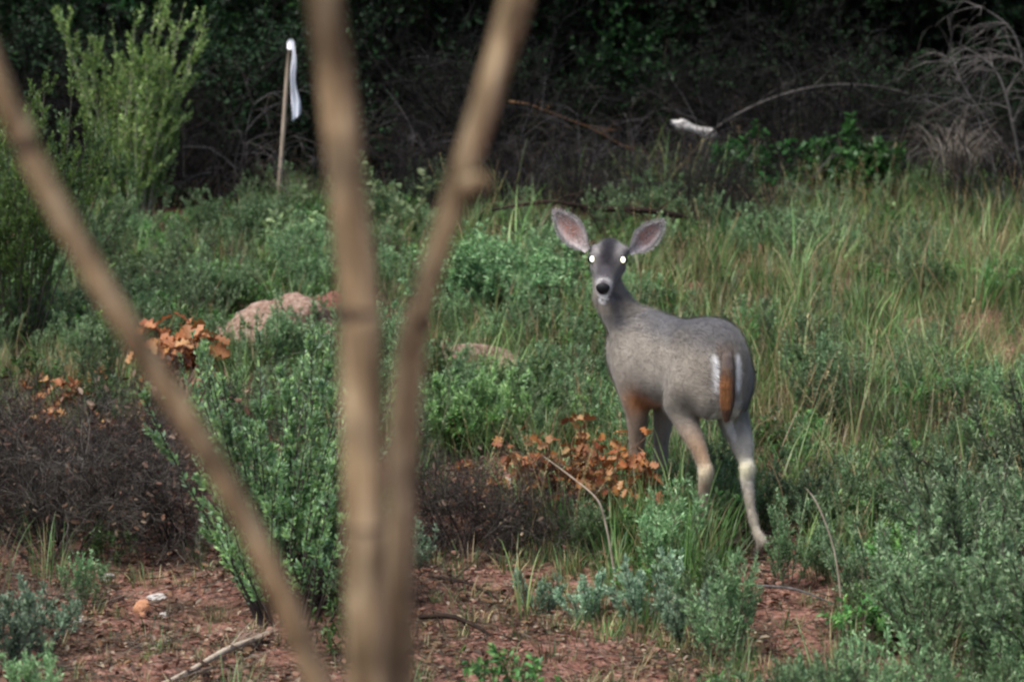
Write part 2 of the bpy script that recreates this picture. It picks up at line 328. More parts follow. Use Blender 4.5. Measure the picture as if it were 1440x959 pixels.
def foreground_tree():
    Y = 4.0
    base = np.array([P(520, 959, Y)[0], Y, float(gz(0, Y))])
    root = empty('forked_sapling', base)
    tag(root, 'smooth tan three stemmed sapling standing out of focus close in front of the sagebrush', 'tree')
    root_inv = -base
    def pt(px, py, dy=0.0): return P(px, py, Y + dy) + root_inv
    junc = pt(512, 1180); z0 = np.array([0, 0, -0.05])
    tr, _ = tube_obj('trunk', [z0, z0 + [0.01, 0, .35], (junc + z0) / 2 + [.01, 0, .1], junc, junc + [0, 0, .1]], [.062, .052, .046, .045, .03], M_BARK, root, wob=.01)
    s1 = [pt(512, 1220), pt(516, 1060), pt(516, 959), pt(514, 800), pt(511, 620), pt(506, 450), pt(492, 300), pt(472, 120), pt(456, 0), pt(440, -160), pt(400, -500), pt(380, -900), pt(330, -1500)]
    a, _ = tube_obj('stem', s1, [.032, .0240, .0232, .0228, .0228, .0228, .0205, .0195, .0190, .018, .017, .012, .005], M_BARK, root, wob=.012)
    s2 = [pt(520, 1200, .02), pt(556, 1060, .03), pt(561, 959, .05), pt(563, 800, .06), pt(567, 620, .07), pt(580, 480, .07), pt(604, 390, .07), pt(648, 250, .08), pt(690, 120, .08), pt(725, 0, .09), pt(775, -170, .1), pt(860, -500, .1), pt(960, -1000, .1)]
    b, _ = tube_obj('stem', s2, [.023, .0158, .0155, .0155, .0155, .0165, .0142, .0138, .0148, .0165, .017, .012, .004], M_BARK, root, wob=.012)
    s3 = [pt(508, 1200, -.02), pt(488, 1080, -.04), pt(446, 959, -.06), pt(385, 810, -.08), pt(300, 650, -.1), pt(205, 500, -.12), pt(110, 345, -.14), pt(35, 200, -.15), pt(-20, 70, -.16), pt(-90, -140, -.2), pt(-200, -500, -.2), pt(-330, -1000, -.25)]
    c, _ = tube_obj('stem', s3, [.022, .0150, .0142, .0140, .0138, .0135, .0130, .0125, .0118, .014, .010, .003], M_BARK, root, wob=.012)
    # branch collars, old scars and a cut stub
    def ring(px, py, dy, r, h, mat=M_SCAR, ax=(0, 0, 1)):
        c0 = pt(px, py, dy); ax = nrm(np.array(ax, float))
        tube_obj('branch_scar', [c0 - ax * h, c0 - ax * h * .3, c0 + ax * h * .3, c0 + ax * h], [r * .90, r * 1.015, r * 1.02, r * .90], mat, root, K=12)
    ring(503, 440, 0, .0232, .010, ax=(-.05, 0, 1)); ring(588, 452, .07, .0158, .014, ax=(.2, 0, 1)); ring(36, 202, -.15, .0135, .009, ax=(-.4, 0, 1))
    ring(513, 740, 0, .0242, .002)
    k0 = pt(652, 262, .07)
    tube_obj('cut_stub', [k0, k0 + [.010, -.003, .004], k0 + [.022, -.006, .008], k0 + [.026, -.006, .009]], [.013, .011, .008, .006], M_BARK, root, K=10)
    # crown above the frame
    r = np.random.default_rng(3); m = MB(); lv = MB()
    tips = []
    for s in (s1, s2, s3):
        A = np.asarray(s[-4:]); st = A[r.integers(1, 4, 22)] + r.normal(0, .02, (22, 3))
        d = r.standard_normal((22, 3)); d[:, 2] = np.abs(d[:, 2]) * .8 + .2
        Pn = grow(r, st, d, r.uniform(.3, .8, 22), 6, .15); m.tubes(Pn, np.linspace(.006, .0015, 6)[None] * np.ones((22, 1)), 4, (.25, .18, .12)); tips.append(Pn)
    Pn = np.concatenate(tips); _, _, p, t = sample(r, Pn, 22, .3, 1); n = len(p)
    d = nrm(t + perp(r, t) * 1.0); lv.leaves(p, d, perp(r, d), r.uniform(.04, .07, n), r.uniform(.018, .03, n), colmix(r, n, (.06, .11, .03), (.08, .13, .04)), wide=True)
    m.build('crown_branches', M_TWIG, root); lv.build('crown', M_LEAF, root)
foreground_tree()

# ------------------------------------------------------------------ plant generators (each returns a list of (part name, mesh, material))
def spray_shrub(seed, h=1.0, spread=0.5, nst=26, cols=((.10, .17, .09),), stemcol=(.10, .08, .065), llen=.022, lw=.007, dens=90, t0=.3, side=True, nside=9, sidelen=.22, wander=.05, up=.25, bare=0.0, base_r=.06, sr=.006, outward=.9):
    r = np.random.default_rng(seed)
    az = r.uniform(0, 2 * math.pi, nst); rad = r.uniform(0, 1, nst) ** .6
    st = np.stack([np.cos(az) * base_r * rad, np.sin(az) * base_r * rad, np.full(nst, -.03)], -1)
    d = np.stack([np.cos(az) * rad * spread / h * outward, np.sin(az) * rad * spread / h * outward, np.ones(nst)], -1)
    L = h * r.uniform(.62, 1.08, nst)
    Pn = grow(r, st, d, L, 9, wander, (0, 0, up)); m = MB(); lv = MB()
    m.tubes(Pn, np.linspace(sr, sr * .3, 9)[None] * np.ones((nst, 1)), 4, colmix(r, nst, stemcol))
    lines = [Pn]
    if side:
        idx, t, p, tn = sample(r, Pn, nside, max(.25, t0 - .1), .93); dd = tn + perp(r, tn) * .45
        Q = grow(r, p, dd, sidelen * h * r.uniform(.5, 1.1, len(p)) * (1.15 - .5 * t), 6, wander * 1.2, (0, 0, up))
        m.tubes(Q, np.linspace(sr * .4, sr * .15, 6)[None] * np.ones((len(p), 1)), 3, colmix(r, len(p), stemcol)); lines.append(Q)
    for A, per, tt in ((lines[0], dens, t0), (lines[-1], int(dens * .5), .1)) if side else ((lines[0], dens, t0),):
        if bare > 0: A = A[r.uniform(0, 1, len(A)) > bare]
        idx, t, p, tn = sample(r, A, per, tt, 1.0); n = len(p)
        dd = nrm(tn * .8 + perp(r, tn) * r.uniform(.4, 1.0, (n, 1)))
        ln = llen * r.uniform(.6, 1.25, n) * (1.1 - .35 * t)
        lv.leaves(p, dd, perp(r, dd), ln, ln * (lw / llen), colmix(r, n, *cols))
    return [('stems', m.mesh('stems', M_TWIG), M_TWIG), ('foliage', lv.mesh('foliage', M_LEAF), M_LEAF)]

def leafy_shrub(seed, h=.6, w=.5, nst=10, cols=((.07, .15, .04),), llen=.04, lw=.022, levels=2, stemcol=(.08, .06, .045), per=14, droop=0.0, sr=.008, wide=True):
    r = np.random.default_rng(seed)
    az = r.uniform(0, 2 * math.pi, nst); rad = r.uniform(.1, 1, nst)
    st = np.stack([np.cos(az) * .05 * rad, np.sin(az) * .05 * rad, np.full(nst, -.03)], -1)
    d = np.stack([np.cos(az) * rad * w / h, np.sin(az) * rad * w / h, np.ones(nst)], -1)
    Pn = grow(r, st, d, h * r.uniform(.6, 1.0, nst), 7, .12, (0, 0, .15)); m = MB(); lv = MB()
    m.tubes(Pn, np.linspace(sr, sr * .4, 7)[None] * np.ones((nst, 1)), 4, stemcol)
    cur = Pn; rr = sr * .5; ll = h * .45
    for k in range(levels):
        idx, t, p, tn = sample(r, cur, 5, .25, 1); dd = tn + perp(r, tn) * 1.0
        cur = grow(r, p, dd, ll * r.uniform(.5, 1.1, len(p)), 5, .15, (0, 0, .25 - droop)); m.tubes(cur, np.linspace(rr, rr * .4, 5)[None] * np.ones((len(p), 1)), 3, stemcol); rr *= .5; ll *= .55
    idx, t, p, tn = sample(r, cur, per, .1, 1); n = len(p); dd = nrm(tn * .5 + perp(r, tn) + np.array([[0, 0, -.1]]))
    up = nrm(np.array([[0, 0, 1.0]]) + .6 * r.standard_normal((n, 3)))
    ln = llen * r.uniform(.6, 1.3, n); lv.leaves(p, dd, up, ln, ln * (lw / llen), colmix(r, n, *cols, jit=.18), wide=wide, fold=.15)
    return [('stems', m.mesh('stems', M_TWIG), M_TWIG), ('foliage', lv.mesh('foliage', M_LEAF), M_LEAF)]

def twig_tangle(seed, h=.5, w=.6, nst=30, levels=3, cols=((.05, .04, .035),), trop=(0, 0, -.15), sr=.006, wander=.16, flat=.8, dry=0, drycols=((.14, .07, .03),), per=4):
    r = np.random.default_rng(seed)
    az = r.uniform(0, 2 * math.pi, nst); rad = r.uniform(.15, 1.2, nst)
    st = np.stack([np.cos(az) * .12 * rad, np.sin(az) * .12 * rad, np.full(nst, -.03)], -1)
    d = np.stack([np.cos(az) * rad * w / h * flat, np.sin(az) * rad * w / h * flat, np.ones(nst)], -1)
    L = np.hypot(h, w * rad) * r.uniform(.6, 1.0, nst)
    cur = grow(r, st, d, L, 8, wander * .6, trop); m = MB()
    m.tubes(cur, np.linspace(sr, sr * .4, 8)[None] * np.ones((nst, 1)), 4, colmix(r, nst, *cols)); rr = sr * .45; ll = h * .55
    for k in range(levels):
        idx, t, p, tn = sample(r, cur, per + (k == 0) * 2, .15, 1); dd = tn + perp(r, tn) * .9; n = len(p)
        cur = grow(r, p, dd, ll * r.uniform(.4, 1.1, n), 5, wander, trop); m.tubes(cur, np.linspace(rr, rr * .45, 5)[None] * np.ones((n, 1)), 3, colmix(r, n, *cols, jit=.3)); rr = max(rr * .6, .0009); ll *= .6
    out = [('branches', m.mesh('branches', M_TWIG), M_TWIG)]
    if dry:
        lv = MB(); idx, t, p, tn = sample(r, cur, 1, .3, 1); k = r.permutation(len(p))[:dry]; p = p[k]; n = len(p)
        dd = r.standard_normal((n, 3)); ln = r.uniform(.015, .04, n); lv.leaves(p, dd, perp(r, nrm(dd)), ln, ln * .5, colmix(r, n, *drycols, jit=.3), fold=.3, wide=True)
        out.append(('dry_leaves', lv.mesh('dry_leaves', M_DRY), M_DRY))
    return out

def dull(parts):
    for pn, me, mt in parts:
        if pn == 'foliage': me.materials[0] = M_THICKET
    return parts
def thing(name, parts, loc, rz, label, cat, group=None, scale=1.0):
    root = empty(name, loc, rz); root.scale = (scale,) * 3 if not hasattr(scale, '__len__') else scale
    for pn, me, mt in parts:
        o = bpy.data.objects.new(pn, me); C.objects.link(o); o.parent = root
    return tag(root, label, cat, group)

# ------------------------------------------------------------------ the thicket and the trees behind it
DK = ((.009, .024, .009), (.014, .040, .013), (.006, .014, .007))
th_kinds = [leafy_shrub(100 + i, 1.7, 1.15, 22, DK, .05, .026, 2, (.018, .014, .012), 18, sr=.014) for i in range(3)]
for t_ in th_kinds: dull(t_)
dead_kinds = [twig_tangle(120 + i, 1.1, 1.0, 26, 3, ((.011, .010, .010), (.024, .022, .023), (.007, .006, .006)), (0, 0, -.35), .007) for i in range(3)]
dead_pale = [twig_tangle(140 + i, .75, .7, 9, 2, ((.10, .095, .10), (.07, .062, .056), (.05, .04, .03)), (0, 0, -.9), .006, wander=.1) for i in range(3)]
r = np.random.default_rng(11)
k = 0
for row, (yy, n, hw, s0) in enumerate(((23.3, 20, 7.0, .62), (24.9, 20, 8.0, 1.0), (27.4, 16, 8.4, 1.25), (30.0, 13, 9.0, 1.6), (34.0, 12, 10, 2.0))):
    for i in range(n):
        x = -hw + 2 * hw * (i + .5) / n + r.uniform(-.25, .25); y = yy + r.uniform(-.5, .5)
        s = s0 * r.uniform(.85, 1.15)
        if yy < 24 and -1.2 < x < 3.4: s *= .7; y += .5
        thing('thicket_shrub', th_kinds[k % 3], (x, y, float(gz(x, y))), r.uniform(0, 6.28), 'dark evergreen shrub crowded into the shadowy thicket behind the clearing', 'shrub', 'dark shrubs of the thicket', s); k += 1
for i in range(9):
    x = -4.6 + 9.2 * (i + .5) / 9 + r.uniform(-.2, .2); y = r.uniform(22.4, 24.0)
    thing('dead_brush', dead_kinds[i % 3], (x, y, float(gz(x, y))), r.uniform(0, 6.28), 'leafless dark dead brush tangled along the foot of the thicket', 'dead brush', 'dead brush along the thicket edge', r.uniform(.6, 1.1))
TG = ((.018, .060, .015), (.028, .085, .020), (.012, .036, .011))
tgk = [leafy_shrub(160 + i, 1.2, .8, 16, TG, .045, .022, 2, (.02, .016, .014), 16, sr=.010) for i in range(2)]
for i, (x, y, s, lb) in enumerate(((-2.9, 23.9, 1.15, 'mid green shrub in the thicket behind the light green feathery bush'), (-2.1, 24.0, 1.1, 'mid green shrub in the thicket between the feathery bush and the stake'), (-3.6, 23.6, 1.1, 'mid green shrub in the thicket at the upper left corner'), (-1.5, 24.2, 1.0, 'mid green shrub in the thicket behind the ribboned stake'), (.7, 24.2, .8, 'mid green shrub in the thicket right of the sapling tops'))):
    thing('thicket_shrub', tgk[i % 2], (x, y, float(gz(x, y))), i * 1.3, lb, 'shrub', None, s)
# trees
def tree_parts(seed, h=7.0):
    r = np.random.default_rng(seed); m = MB()
    K = 9; z = np.linspace(-.2, h, K); tr = np.stack([np.cumsum(r.normal(0, .10, K)), np.cumsum(r.normal(0, .10, K)), z], -1)
    m.tubes(tr[None], np.linspace(.17, .03, K)[None], 10, (.1, .08, .06)); trunk = m.mesh('trunk', M_OLDBARK, True)
    lim = MB(); idx, t, p, tn = sample(r, tr[None], 34, .22, .98); dd = perp(r, tn) + np.array([[0, 0, .35]])
    L = h * .38 * (1.15 - .7 * t) * r.uniform(.7, 1.1, len(p)); A = grow(r, p, dd, L, 7, .12, (0, 0, -.15))
    lim.tubes(A, np.linspace(.035, .008, 7)[None] * np.ones((len(p), 1)), 5, (.06, .05, .04))
    idx, t, p, tn = sample(r, A, 9, .25, 1); B = grow(r, p, tn + perp(r, tn), h * .12 * r.uniform(.5, 1.1, len(p)), 5, .15, (0, 0, .1)); lim.tubes(B, np.linspace(.008, .003, 5)[None] * np.ones((len(p), 1)), 3, (.06, .05, .04))
    lv = MB(); idx, t, p, tn = sample(r, B, 75, .0, 1); n = len(p); p = p + r.normal(0, .05, p.shape); dd = nrm(tn + perp(r, tn)); ln = r.uniform(.05, .11, n)
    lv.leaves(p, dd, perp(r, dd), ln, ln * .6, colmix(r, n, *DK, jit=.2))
    return [('trunk', trunk, M_OLDBARK), ('limbs', lim.mesh('limbs', M_OLDBARK), M_OLDBARK), ('crown', lv.mesh('crown', M_THICKET), M_THICKET)]
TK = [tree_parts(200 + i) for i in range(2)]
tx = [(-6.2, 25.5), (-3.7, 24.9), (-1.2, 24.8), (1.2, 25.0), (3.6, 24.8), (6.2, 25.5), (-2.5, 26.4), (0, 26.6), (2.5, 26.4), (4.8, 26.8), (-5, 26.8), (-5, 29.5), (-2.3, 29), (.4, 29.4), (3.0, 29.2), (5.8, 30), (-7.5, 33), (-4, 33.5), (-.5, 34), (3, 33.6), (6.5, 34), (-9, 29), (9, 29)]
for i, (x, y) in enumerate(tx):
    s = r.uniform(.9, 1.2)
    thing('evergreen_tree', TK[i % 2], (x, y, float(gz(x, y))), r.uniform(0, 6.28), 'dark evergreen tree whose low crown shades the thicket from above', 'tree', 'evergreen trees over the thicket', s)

# ------------------------------------------------------------------ grass, herbs and litter (stuff)
def gn_scatter(name, sources, pos, rot, scl, idx):
    col = bpy.data.collections.new(name + '_sources')
    for s in sources: col.objects.link(s)
    me = bpy.data.meshes.new(name); me.vertices.add(len(pos)); me.vertices.foreach_set('co', pos.astype(np.float32).ravel())
    a = me.attributes.new('rot', 'FLOAT_VECTOR', 'POINT'); a.data.foreach_set('vector', rot.astype(np.float32).ravel())
    a = me.attributes.new('scl', 'FLOAT', 'POINT'); a.data.foreach_set('value', scl.astype(np.float32))
    a = me.attributes.new('idx', 'INT', 'POINT'); a.data.foreach_set('value', idx.astype(np.int32))
    me.update(); o = bpy.data.objects.new(name, me); C.objects.link(o)
    ng = bpy.data.node_groups.new(name, 'GeometryNodeTree'); ng.interface.new_socket('Geometry', in_out='INPUT', socket_type='NodeSocketGeometry'); ng.interface.new_socket('Geometry', in_out='OUTPUT', socket_type='NodeSocketGeometry')
    L = ng.links.new; gi = ng.nodes.new('NodeGroupInput'); go = ng.nodes.new('NodeGroupOutput')
    ci = ng.nodes.new('GeometryNodeCollectionInfo'); ci.inputs[0].default_value = col; ci.inputs['Separate Children'].default_value = True; ci.inputs['Reset Children'].default_value = True
    ip = ng.nodes.new('GeometryNodeInstanceOnPoints'); ip.inputs['Pick Instance'].default_value = True
    def na(n, t): x = ng.nodes.new('GeometryNodeInputNamedAttribute'); x.data_type = t; x.inputs[0].default_value = n; return x.outputs[0]
    e2r = ng.nodes.new('FunctionNodeEulerToRotation'); L(na('rot', 'FLOAT_VECTOR'), e2r.inputs[0])
    L(gi.outputs[0], ip.inputs['Points']); L(ci.outputs[0], ip.inputs['Instance']); L(na('idx', 'INT'), ip.inputs['Instance Index'])
    L(e2r.outputs[0], ip.inputs['Rotation']); L(na('scl', 'FLOAT'), ip.inputs['Scale']); L(ip.outputs[0], go.inputs[0])
    md = o.modifiers.new('scatter', 'NODES'); md.node_group = ng; o['kind'] = 'stuff'; return o

def src(name, parts_or_mb, mat=None):
    if isinstance(parts_or_mb, MB): return bpy.data.objects.new(name, parts_or_mb.mesh(name, mat))
    mb = bpy.data.meshes
    # join several part meshes into one source
    bm = bmesh.new(); mats = []
    me = bpy.data.meshes.new(name)
    for pn, m, mt in parts_or_mb:
        n0 = len(bm.faces); bm.from_mesh(m); bm.faces.ensure_lookup_table()
        if mt not in mats: mats.append(mt)
        for f in bm.faces[n0:]: f.material_index = mats.index(mt)
    bm.to_mesh(me); bm.free()
    for mt in mats: me.materials.append(mt)
    return bpy.data.objects.new(name, me)

GR = ((.09, .18, .045), (.065, .145, .040), (.15, .24, .075), (.04, .095, .035), (.125, .22, .09))
DRY = ((.30, .25, .13), (.38, .32, .18), (.22, .15, .08))
def grass_clump(seed, n=60, h=.32, w=.0058, dry=.12, rad=.07, cols=GR, bend=1.2, lean=.35):
    r = np.random.default_rng(seed); m = MB(); az = r.uniform(0, 6.28, n); rr = rad * np.sqrt(r.uniform(0, 1, n))
    p = np.stack([np.cos(az) * rr, np.sin(az) * rr, np.full(n, -.02)], -1); c = colmix(r, n, *cols, jit=.2); dm = r.uniform(0, 1, n) < dry; c[dm] = colmix(r, int(dm.sum()), *DRY)
    m.blades(p, az + r.normal(0, .6, n), h * r.uniform(.45, 1.1, n), r.uniform(0, lean, n), r.uniform(.1, bend, n), w * r.uniform(.6, 1.2, n), c, 6); return m
def stalk_clump(seed, n=6, h=.5, cols=DRY):
    r = np.random.default_rng(seed); st = np.stack([r.normal(0, .03, n), r.normal(0, .03, n), np.full(n, -.02)], -1)
    d = np.stack([r.normal(0, .22, n), r.normal(0, .22, n), np.ones(n)], -1); A = grow(r, st, d, h * r.uniform(.7, 1.1, n), 8, .05, (.0, 0, -.1)); m = MB()
    c = colmix(r, n, *cols); m.tubes(A, np.linspace(.0016, .0006, 8)[None] * np.ones((n, 1)), 3, c)
    idx, t, p, tn = sample(r, A, 26, .72, 1); k = len(p); dd = nrm(tn + .5 * perp(r, tn)); m.leaves(p, dd, perp(r, dd), .012, .003, np.repeat(c, 26, 0) * 1.1); return m
sources = []
for i in range(4): sources.append(src('grass_clump_%02d' % i, grass_clump(300 + i, 46, .34), M_LEAF))                       # 0-3 green grass
for i in range(2): sources.append(src('grass_clump_%02d' % (4 + i), grass_clump(310 + i, 40, .26, dry=.75), M_LEAF))            # 4-5 dry
for i in range(2): sources.append(src('grass_clump_%02d' % (6 + i), stalk_clump(320 + i, 6, .5), M_TWIG))                      # 6-7 straw stalks
for i in range(2): sources.append(src('grass_clump_%02d' % (8 + i), grass_clump(330 + i, 30, .13, dry=.4, rad=.05), M_LEAF))    # 8-9 short
for i in range(2): sources.append(src('grass_clump_%02d' % (10 + i), grass_clump(336 + i, 16, .52, w=.0075, dry=.25, rad=.05, cols=((.20, .31, .10), (.15, .26, .08), (.25, .34, .13)), bend=2.0, lean=.5), M_LEAF))
pal_g = ((.085, .20, .050), (.14, .26, .07), (.05, .12, .035))
pal_s = ((.17, .28, .13), (.11, .20, .085), (.24, .35, .18))
herbs = []
for i in range(3): herbs.append(src('herb_%d' % i, leafy_shrub(340 + i, .24, .16, 7, pal_g, .026, .0095, 1, (.07, .08, .04), 15, sr=.003)))
for i in range(3): herbs.append(src('herb_%d' % (3 + i), spray_shrub(350 + i, .36, .15, 9, pal_s, (.12, .10, .075), .022, .0065, 42, .2, side=True, sidelen=.3, sr=.003, base_r=.04)))
for i in range(2): herbs.append(src('herb_%d' % (8 + i), grass_clump(366 + i, 40, .30, w=.005, dry=.2, cols=((.15, .27, .08), (.10, .20, .06), (.20, .30, .13))), M_LEAF))
for i in range(2): herbs.append(src('herb_%d' % (6 + i), twig_tangle(360 + i, .22, .22, 9, 2, ((.08, .06, .045), (.12, .10, .08)), (0, 0, -.1), .003)))

def inb(px, py, x0, y0, x1, y1, soft=30):
    f = lambda a: 1 / (1 + np.exp(-np.clip(a / soft * 4, -30, 30)))
    return f(px - x0) * f(x1 - px) * f(py - y0) * f(y1 - py)
def edge(x, px, py):   # where the clearing ends under the thicket
    e = 306 - 26 / (1 + np.exp(-(px - 980) / 30)) + 24 * np.sin(x * 2.3 + .5) + 12 * np.sin(x * 6.1) + 35 * np.exp(-((px - 320) / 90) ** 2) + 18 * np.exp(-((px - 640) / 120) ** 2)
    return .06 + .94 / (1 + np.exp(-np.clip((py - e) / 7, -30, 30)))
def bare(px, py):    # open red soil
    b = inb(px, py, 60, 825, 470, 935) + inb(px, py, 560, 800, 880, 990) + inb(px, py, 1060, 820, 1190, 905) * .8 + inb(px, py, 300, 455, 480, 510, 12) + inb(px, py, -400, 905, 1000, 1400) * .9
    return np.clip(b, 0, 1)
r = np.random.default_rng(21)
n = 84000
x = r.uniform(-7.7, 7.7, n); y = r.uniform(10.8, 25, n); px, py = unG(x, y)
clump = .5 + .5 * np.sin(x * 2.1 + 1.3 * np.sin(y * 1.7)) * np.sin(y * 2.6 + 1.1 * np.sin(x * 2.3))
cl2 = .5 + .5 * np.sin(x * 5.3 + 2 * np.sin(y * 3.1)) * np.sin(y * 4.9 + x)
right = 1 / (1 + np.exp(-(px - 640) / 60))
near_dead = inb(px, py, -300, 590, 330, 830) + inb(px, py, 590, 640, 740, 800)
dens = (.16 + .30 * right) * (.27 + 1.0 * cl2 * cl2 + .25 * clump) * (1 - .66 * bare(px, py) ** 2) * (1 - .8 * np.clip(near_dead, 0, 1)) * edge(x, px, py)
dens = dens * (1 - .97 * inb(px, py, 1015, 765, 1115, 900, 14)) + .25 * inb(px, py, 850, 772, 1015, 830, 14)
dens = dens + .22 * inb(px, py, -300, 500, 230, 720, 30)
keep = r.uniform(0, 1, n) < dens * .62
x, y, px, py, right, clump, bb = x[keep], y[keep], px[keep], py[keep], right[keep], clump[keep], bare(px, py)[keep]
n = len(x); u = r.uniform(0, 1, n)
idx = np.where(u < .40, r.integers(0, 4, n), np.where(u < .64, r.integers(10, 12, n), np.where(u < .76, r.integers(4, 6, n), np.where(u < .85, r.integers(6, 8, n), r.integers(8, 10, n)))))
rusty = inb(px, py, -300, 500, 230, 720, 30) > .4; idx = np.where(rusty & (r.uniform(0, 1, n) < .7), r.integers(4, 6, n), idx)
low = (py > 800) | (bb > .15); idx = np.where(low & (r.uniform(0, 1, n) < .85), r.integers(8, 10, n), idx)
feet = inb(px, py, 850, 765, 1020, 835, 14)
rot = np.stack([r.normal(0, .12, n), r.normal(0, .12, n), r.uniform(0, 6.28, n)], -1)
idx = np.where((feet > .4), r.integers(0, 4, n), idx)
scl = (1 + .15 * feet) * r.uniform(.6, 1.15, n) * (.75 + .3 * clump) * np.where(right > .5, 1.0, .7) * np.where(py > 820, .8, 1)
tag(gn_scatter('grass', sources, np.stack([x, y, gz(x, y)], -1), rot, scl, idx), 'rough green and straw coloured grass covering the clearing', 'grass')
print('grass clumps', n)
n = 84000
x = r.uniform(-7.7, 7.7, n); y = r.uniform(10.8, 24.6, n); px, py = unG(x, y)
cl3 = .5 + .5 * np.sin(x * 3.7 + 2 * np.sin(y * 2.2 + 1)) * np.sin(y * 3.9 - x * 1.4)
left = inb(px, py, -600, 250, 900, 640, 60)
lowr = inb(px, py, 1060, 560, 2200, 1100, 60)
nd = np.clip(inb(px, py, -300, 600, 330, 830) + inb(px, py, 590, 640, 740, 800), 0, 1)
dens = (.12 + .38 * left + .35 * lowr) * (.08 + 1.25 * cl3 ** 2) * (1 - .96 * bare(px, py)) * (1 - .85 * nd) * edge(x, px, py)
dens = dens * (1 - .8 * inb(px, py, -300, 530, 220, 690, 20)) * (1 - .97 * inb(px, py, 1000, 765, 1125, 900, 14)) + .28 * inb(px, py, 890, 760, 1010, 840, 14)
keep = r.uniform(0, 1, n) < dens * .5; x, y, lowr = x[keep], y[keep], lowr[keep]; n = len(x); u = r.uniform(0, 1, n)
idx = np.where(u < .24, r.integers(0, 3, n), np.where(u < .60, r.integers(3, 6, n), np.where(u < .70, r.integers(6, 8, n), r.integers(8, 10, n))))
rot = np.stack([r.normal(0, .1, n), r.normal(0, .1, n), r.uniform(0, 6.28, n)], -1)
tag(gn_scatter('low_herbs', herbs, np.stack([x, y, gz(x, y)], -1), rot, r.uniform(.55, 1.15, n), idx), 'grey green low herbs growing all through the grass', 'ground cover')
print('herbs', n)
n = 1500; x = r.uniform(-3, 3, n); y = r.uniform(11, 14.6, n); px, py = unG(x, y); kp = (bare(px, py) > .2) & (r.uniform(0, 1, n) < .22 + .5 * (np.sin(x * 4 + y * 7) > .3) * (py > 880)) & ~((px > 1015) & (px < 1115) & (py < 880)); x, y = x[kp], y[kp]; n = len(x)
tufts = [src('tuft_%d' % i, grass_clump(380 + i, 24, .12, w=.004, dry=.6, rad=.05, bend=1.8, lean=.8), M_LEAF) for i in range(3)]
tag(gn_scatter('straw_tufts', tufts, np.stack([x, y, gz(x, y)], -1), np.stack([r.normal(0, .1, n), r.normal(0, .1, n), r.uniform(0, 6.28, n)], -1), r.uniform(.5, 1.2, n), r.integers(0, 3, n)), 'short dry straw and green tufts dotted over the bare red soil', 'grass')
# litter
lit = []
for i in range(3):
    q = np.random.default_rng(400 + i); m = MB(); k = 22; p = np.stack([q.normal(0, .06, k), q.normal(0, .06, k), q.uniform(.003, .018, k)], -1); d = q.standard_normal((k, 3)); d[:, 2] *= .25; ln = q.uniform(.012, .035, k)
    m.leaves(p, d, nrm(np.array([[0, 0, 1.0]]) + .5 * q.standard_normal((k, 3))), ln, ln * .5, colmix(q, k, (.13, .06, .035), (.19, .11, .06), (.08, .045, .03), (.22, .17, .12), jit=.3), wide=True)
    k = 9; p = np.stack([q.normal(0, .07, k), q.normal(0, .07, k), q.uniform(.005, .02, k)], -1); d = q.standard_normal((k, 3)); d[:, 2] *= .12; A = grow(q, p, d, q.uniform(.04, .14, k), 4, .1, (0, 0, 0)); m.tubes(A, np.full((k, 4), .0016), 3, colmix(q, k, (.10, .08, .06), (.20, .16, .12), (.04, .03, .025)))
    lit.append(src('litter_%d' % i, m, M_DRY))
peb = []
for i in range(3):
    bm = bmesh.new()
    for j in range(7):
        me_ = rock_mesh('p', M_REDROCK, i * 10 + j, 1, .3, .6); q = random.Random(i * 50 + j); s = q.uniform(.004, .013); b0 = len(bm.verts); bm.from_mesh(me_); bm.verts.ensure_lookup_table(); ox, oy = q.gauss(0, .08), q.gauss(0, .08)
        for v in bm.verts[b0:]: v.co = v.co * s + Vector((ox, oy, s * .3))
        bpy.data.meshes.remove(me_)
    me = bpy.data.meshes.new('pebbles_%d' % i); bm.to_mesh(me); bm.free(); me.materials.append(M_SOILROCK); peb.append(bpy.data.objects.new('pebbles_%d' % i, me))
n = 2600; x = r.uniform(-3.2, 3.2, n); y = r.uniform(11, 17, n)
tag(gn_scatter('leaf_litter', lit, np.stack([x, y, gz(x, y)], -1), np.stack([r.normal(0, .1, n), r.normal(0, .1, n), r.uniform(0, 6.28, n)], -1), r.uniform(.7, 1.3, n), r.integers(0, 3, n)), 'dry leaves and broken twigs littering the red soil', 'litter')
n = 900; x = r.uniform(-3, 3, n); y = r.uniform(11, 15, n)
tag(gn_scatter('gravel', peb, np.stack([x, y, gz(x, y)], -1), np.stack([r.normal(0, .1, n), r.normal(0, .1, n), r.uniform(0, 6.28, n)], -1), r.uniform(.5, 1.3, n), r.integers(0, 3, n)), 'small red and grey gravel strewn on the bare soil', 'gravel')

# ------------------------------------------------------------------ single plants
def at(kind, name, px, py, rz, label, cat='shrub', group=None, scale=1.0):
    return thing(name, kind, G(px, py), rz, label, cat, group, scale)
SG = ((.24, .40, .17), (.32, .48, .19), (.16, .28, .13), (.28, .40, .25))
sage_big = spray_shrub(503, .98, .60, 52, SG, (.075, .062, .055), .030, .013, 115, .30, nside=4, sidelen=.14, up=.15, sr=.006)
at(sage_big, 'sagebrush', 395, 858, .4, 'tall fan shaped grey green sagebrush standing behind the forked sapling stems')
sage_low = spray_shrub(501, .62, .50, 34, SG, (.075, .062, .055), .026, .010, 70, .30, nside=3, sidelen=.16, up=.35, base_r=.12)
at(sage_low, 'sagebrush', 410, 872, 1.4, 'shorter grey green sagebrush spikes at the foot of the tall fan shaped one')
LG = ((.21, .34, .09), (.16, .29, .08), (.30, .41, .14), (.12, .22, .075))
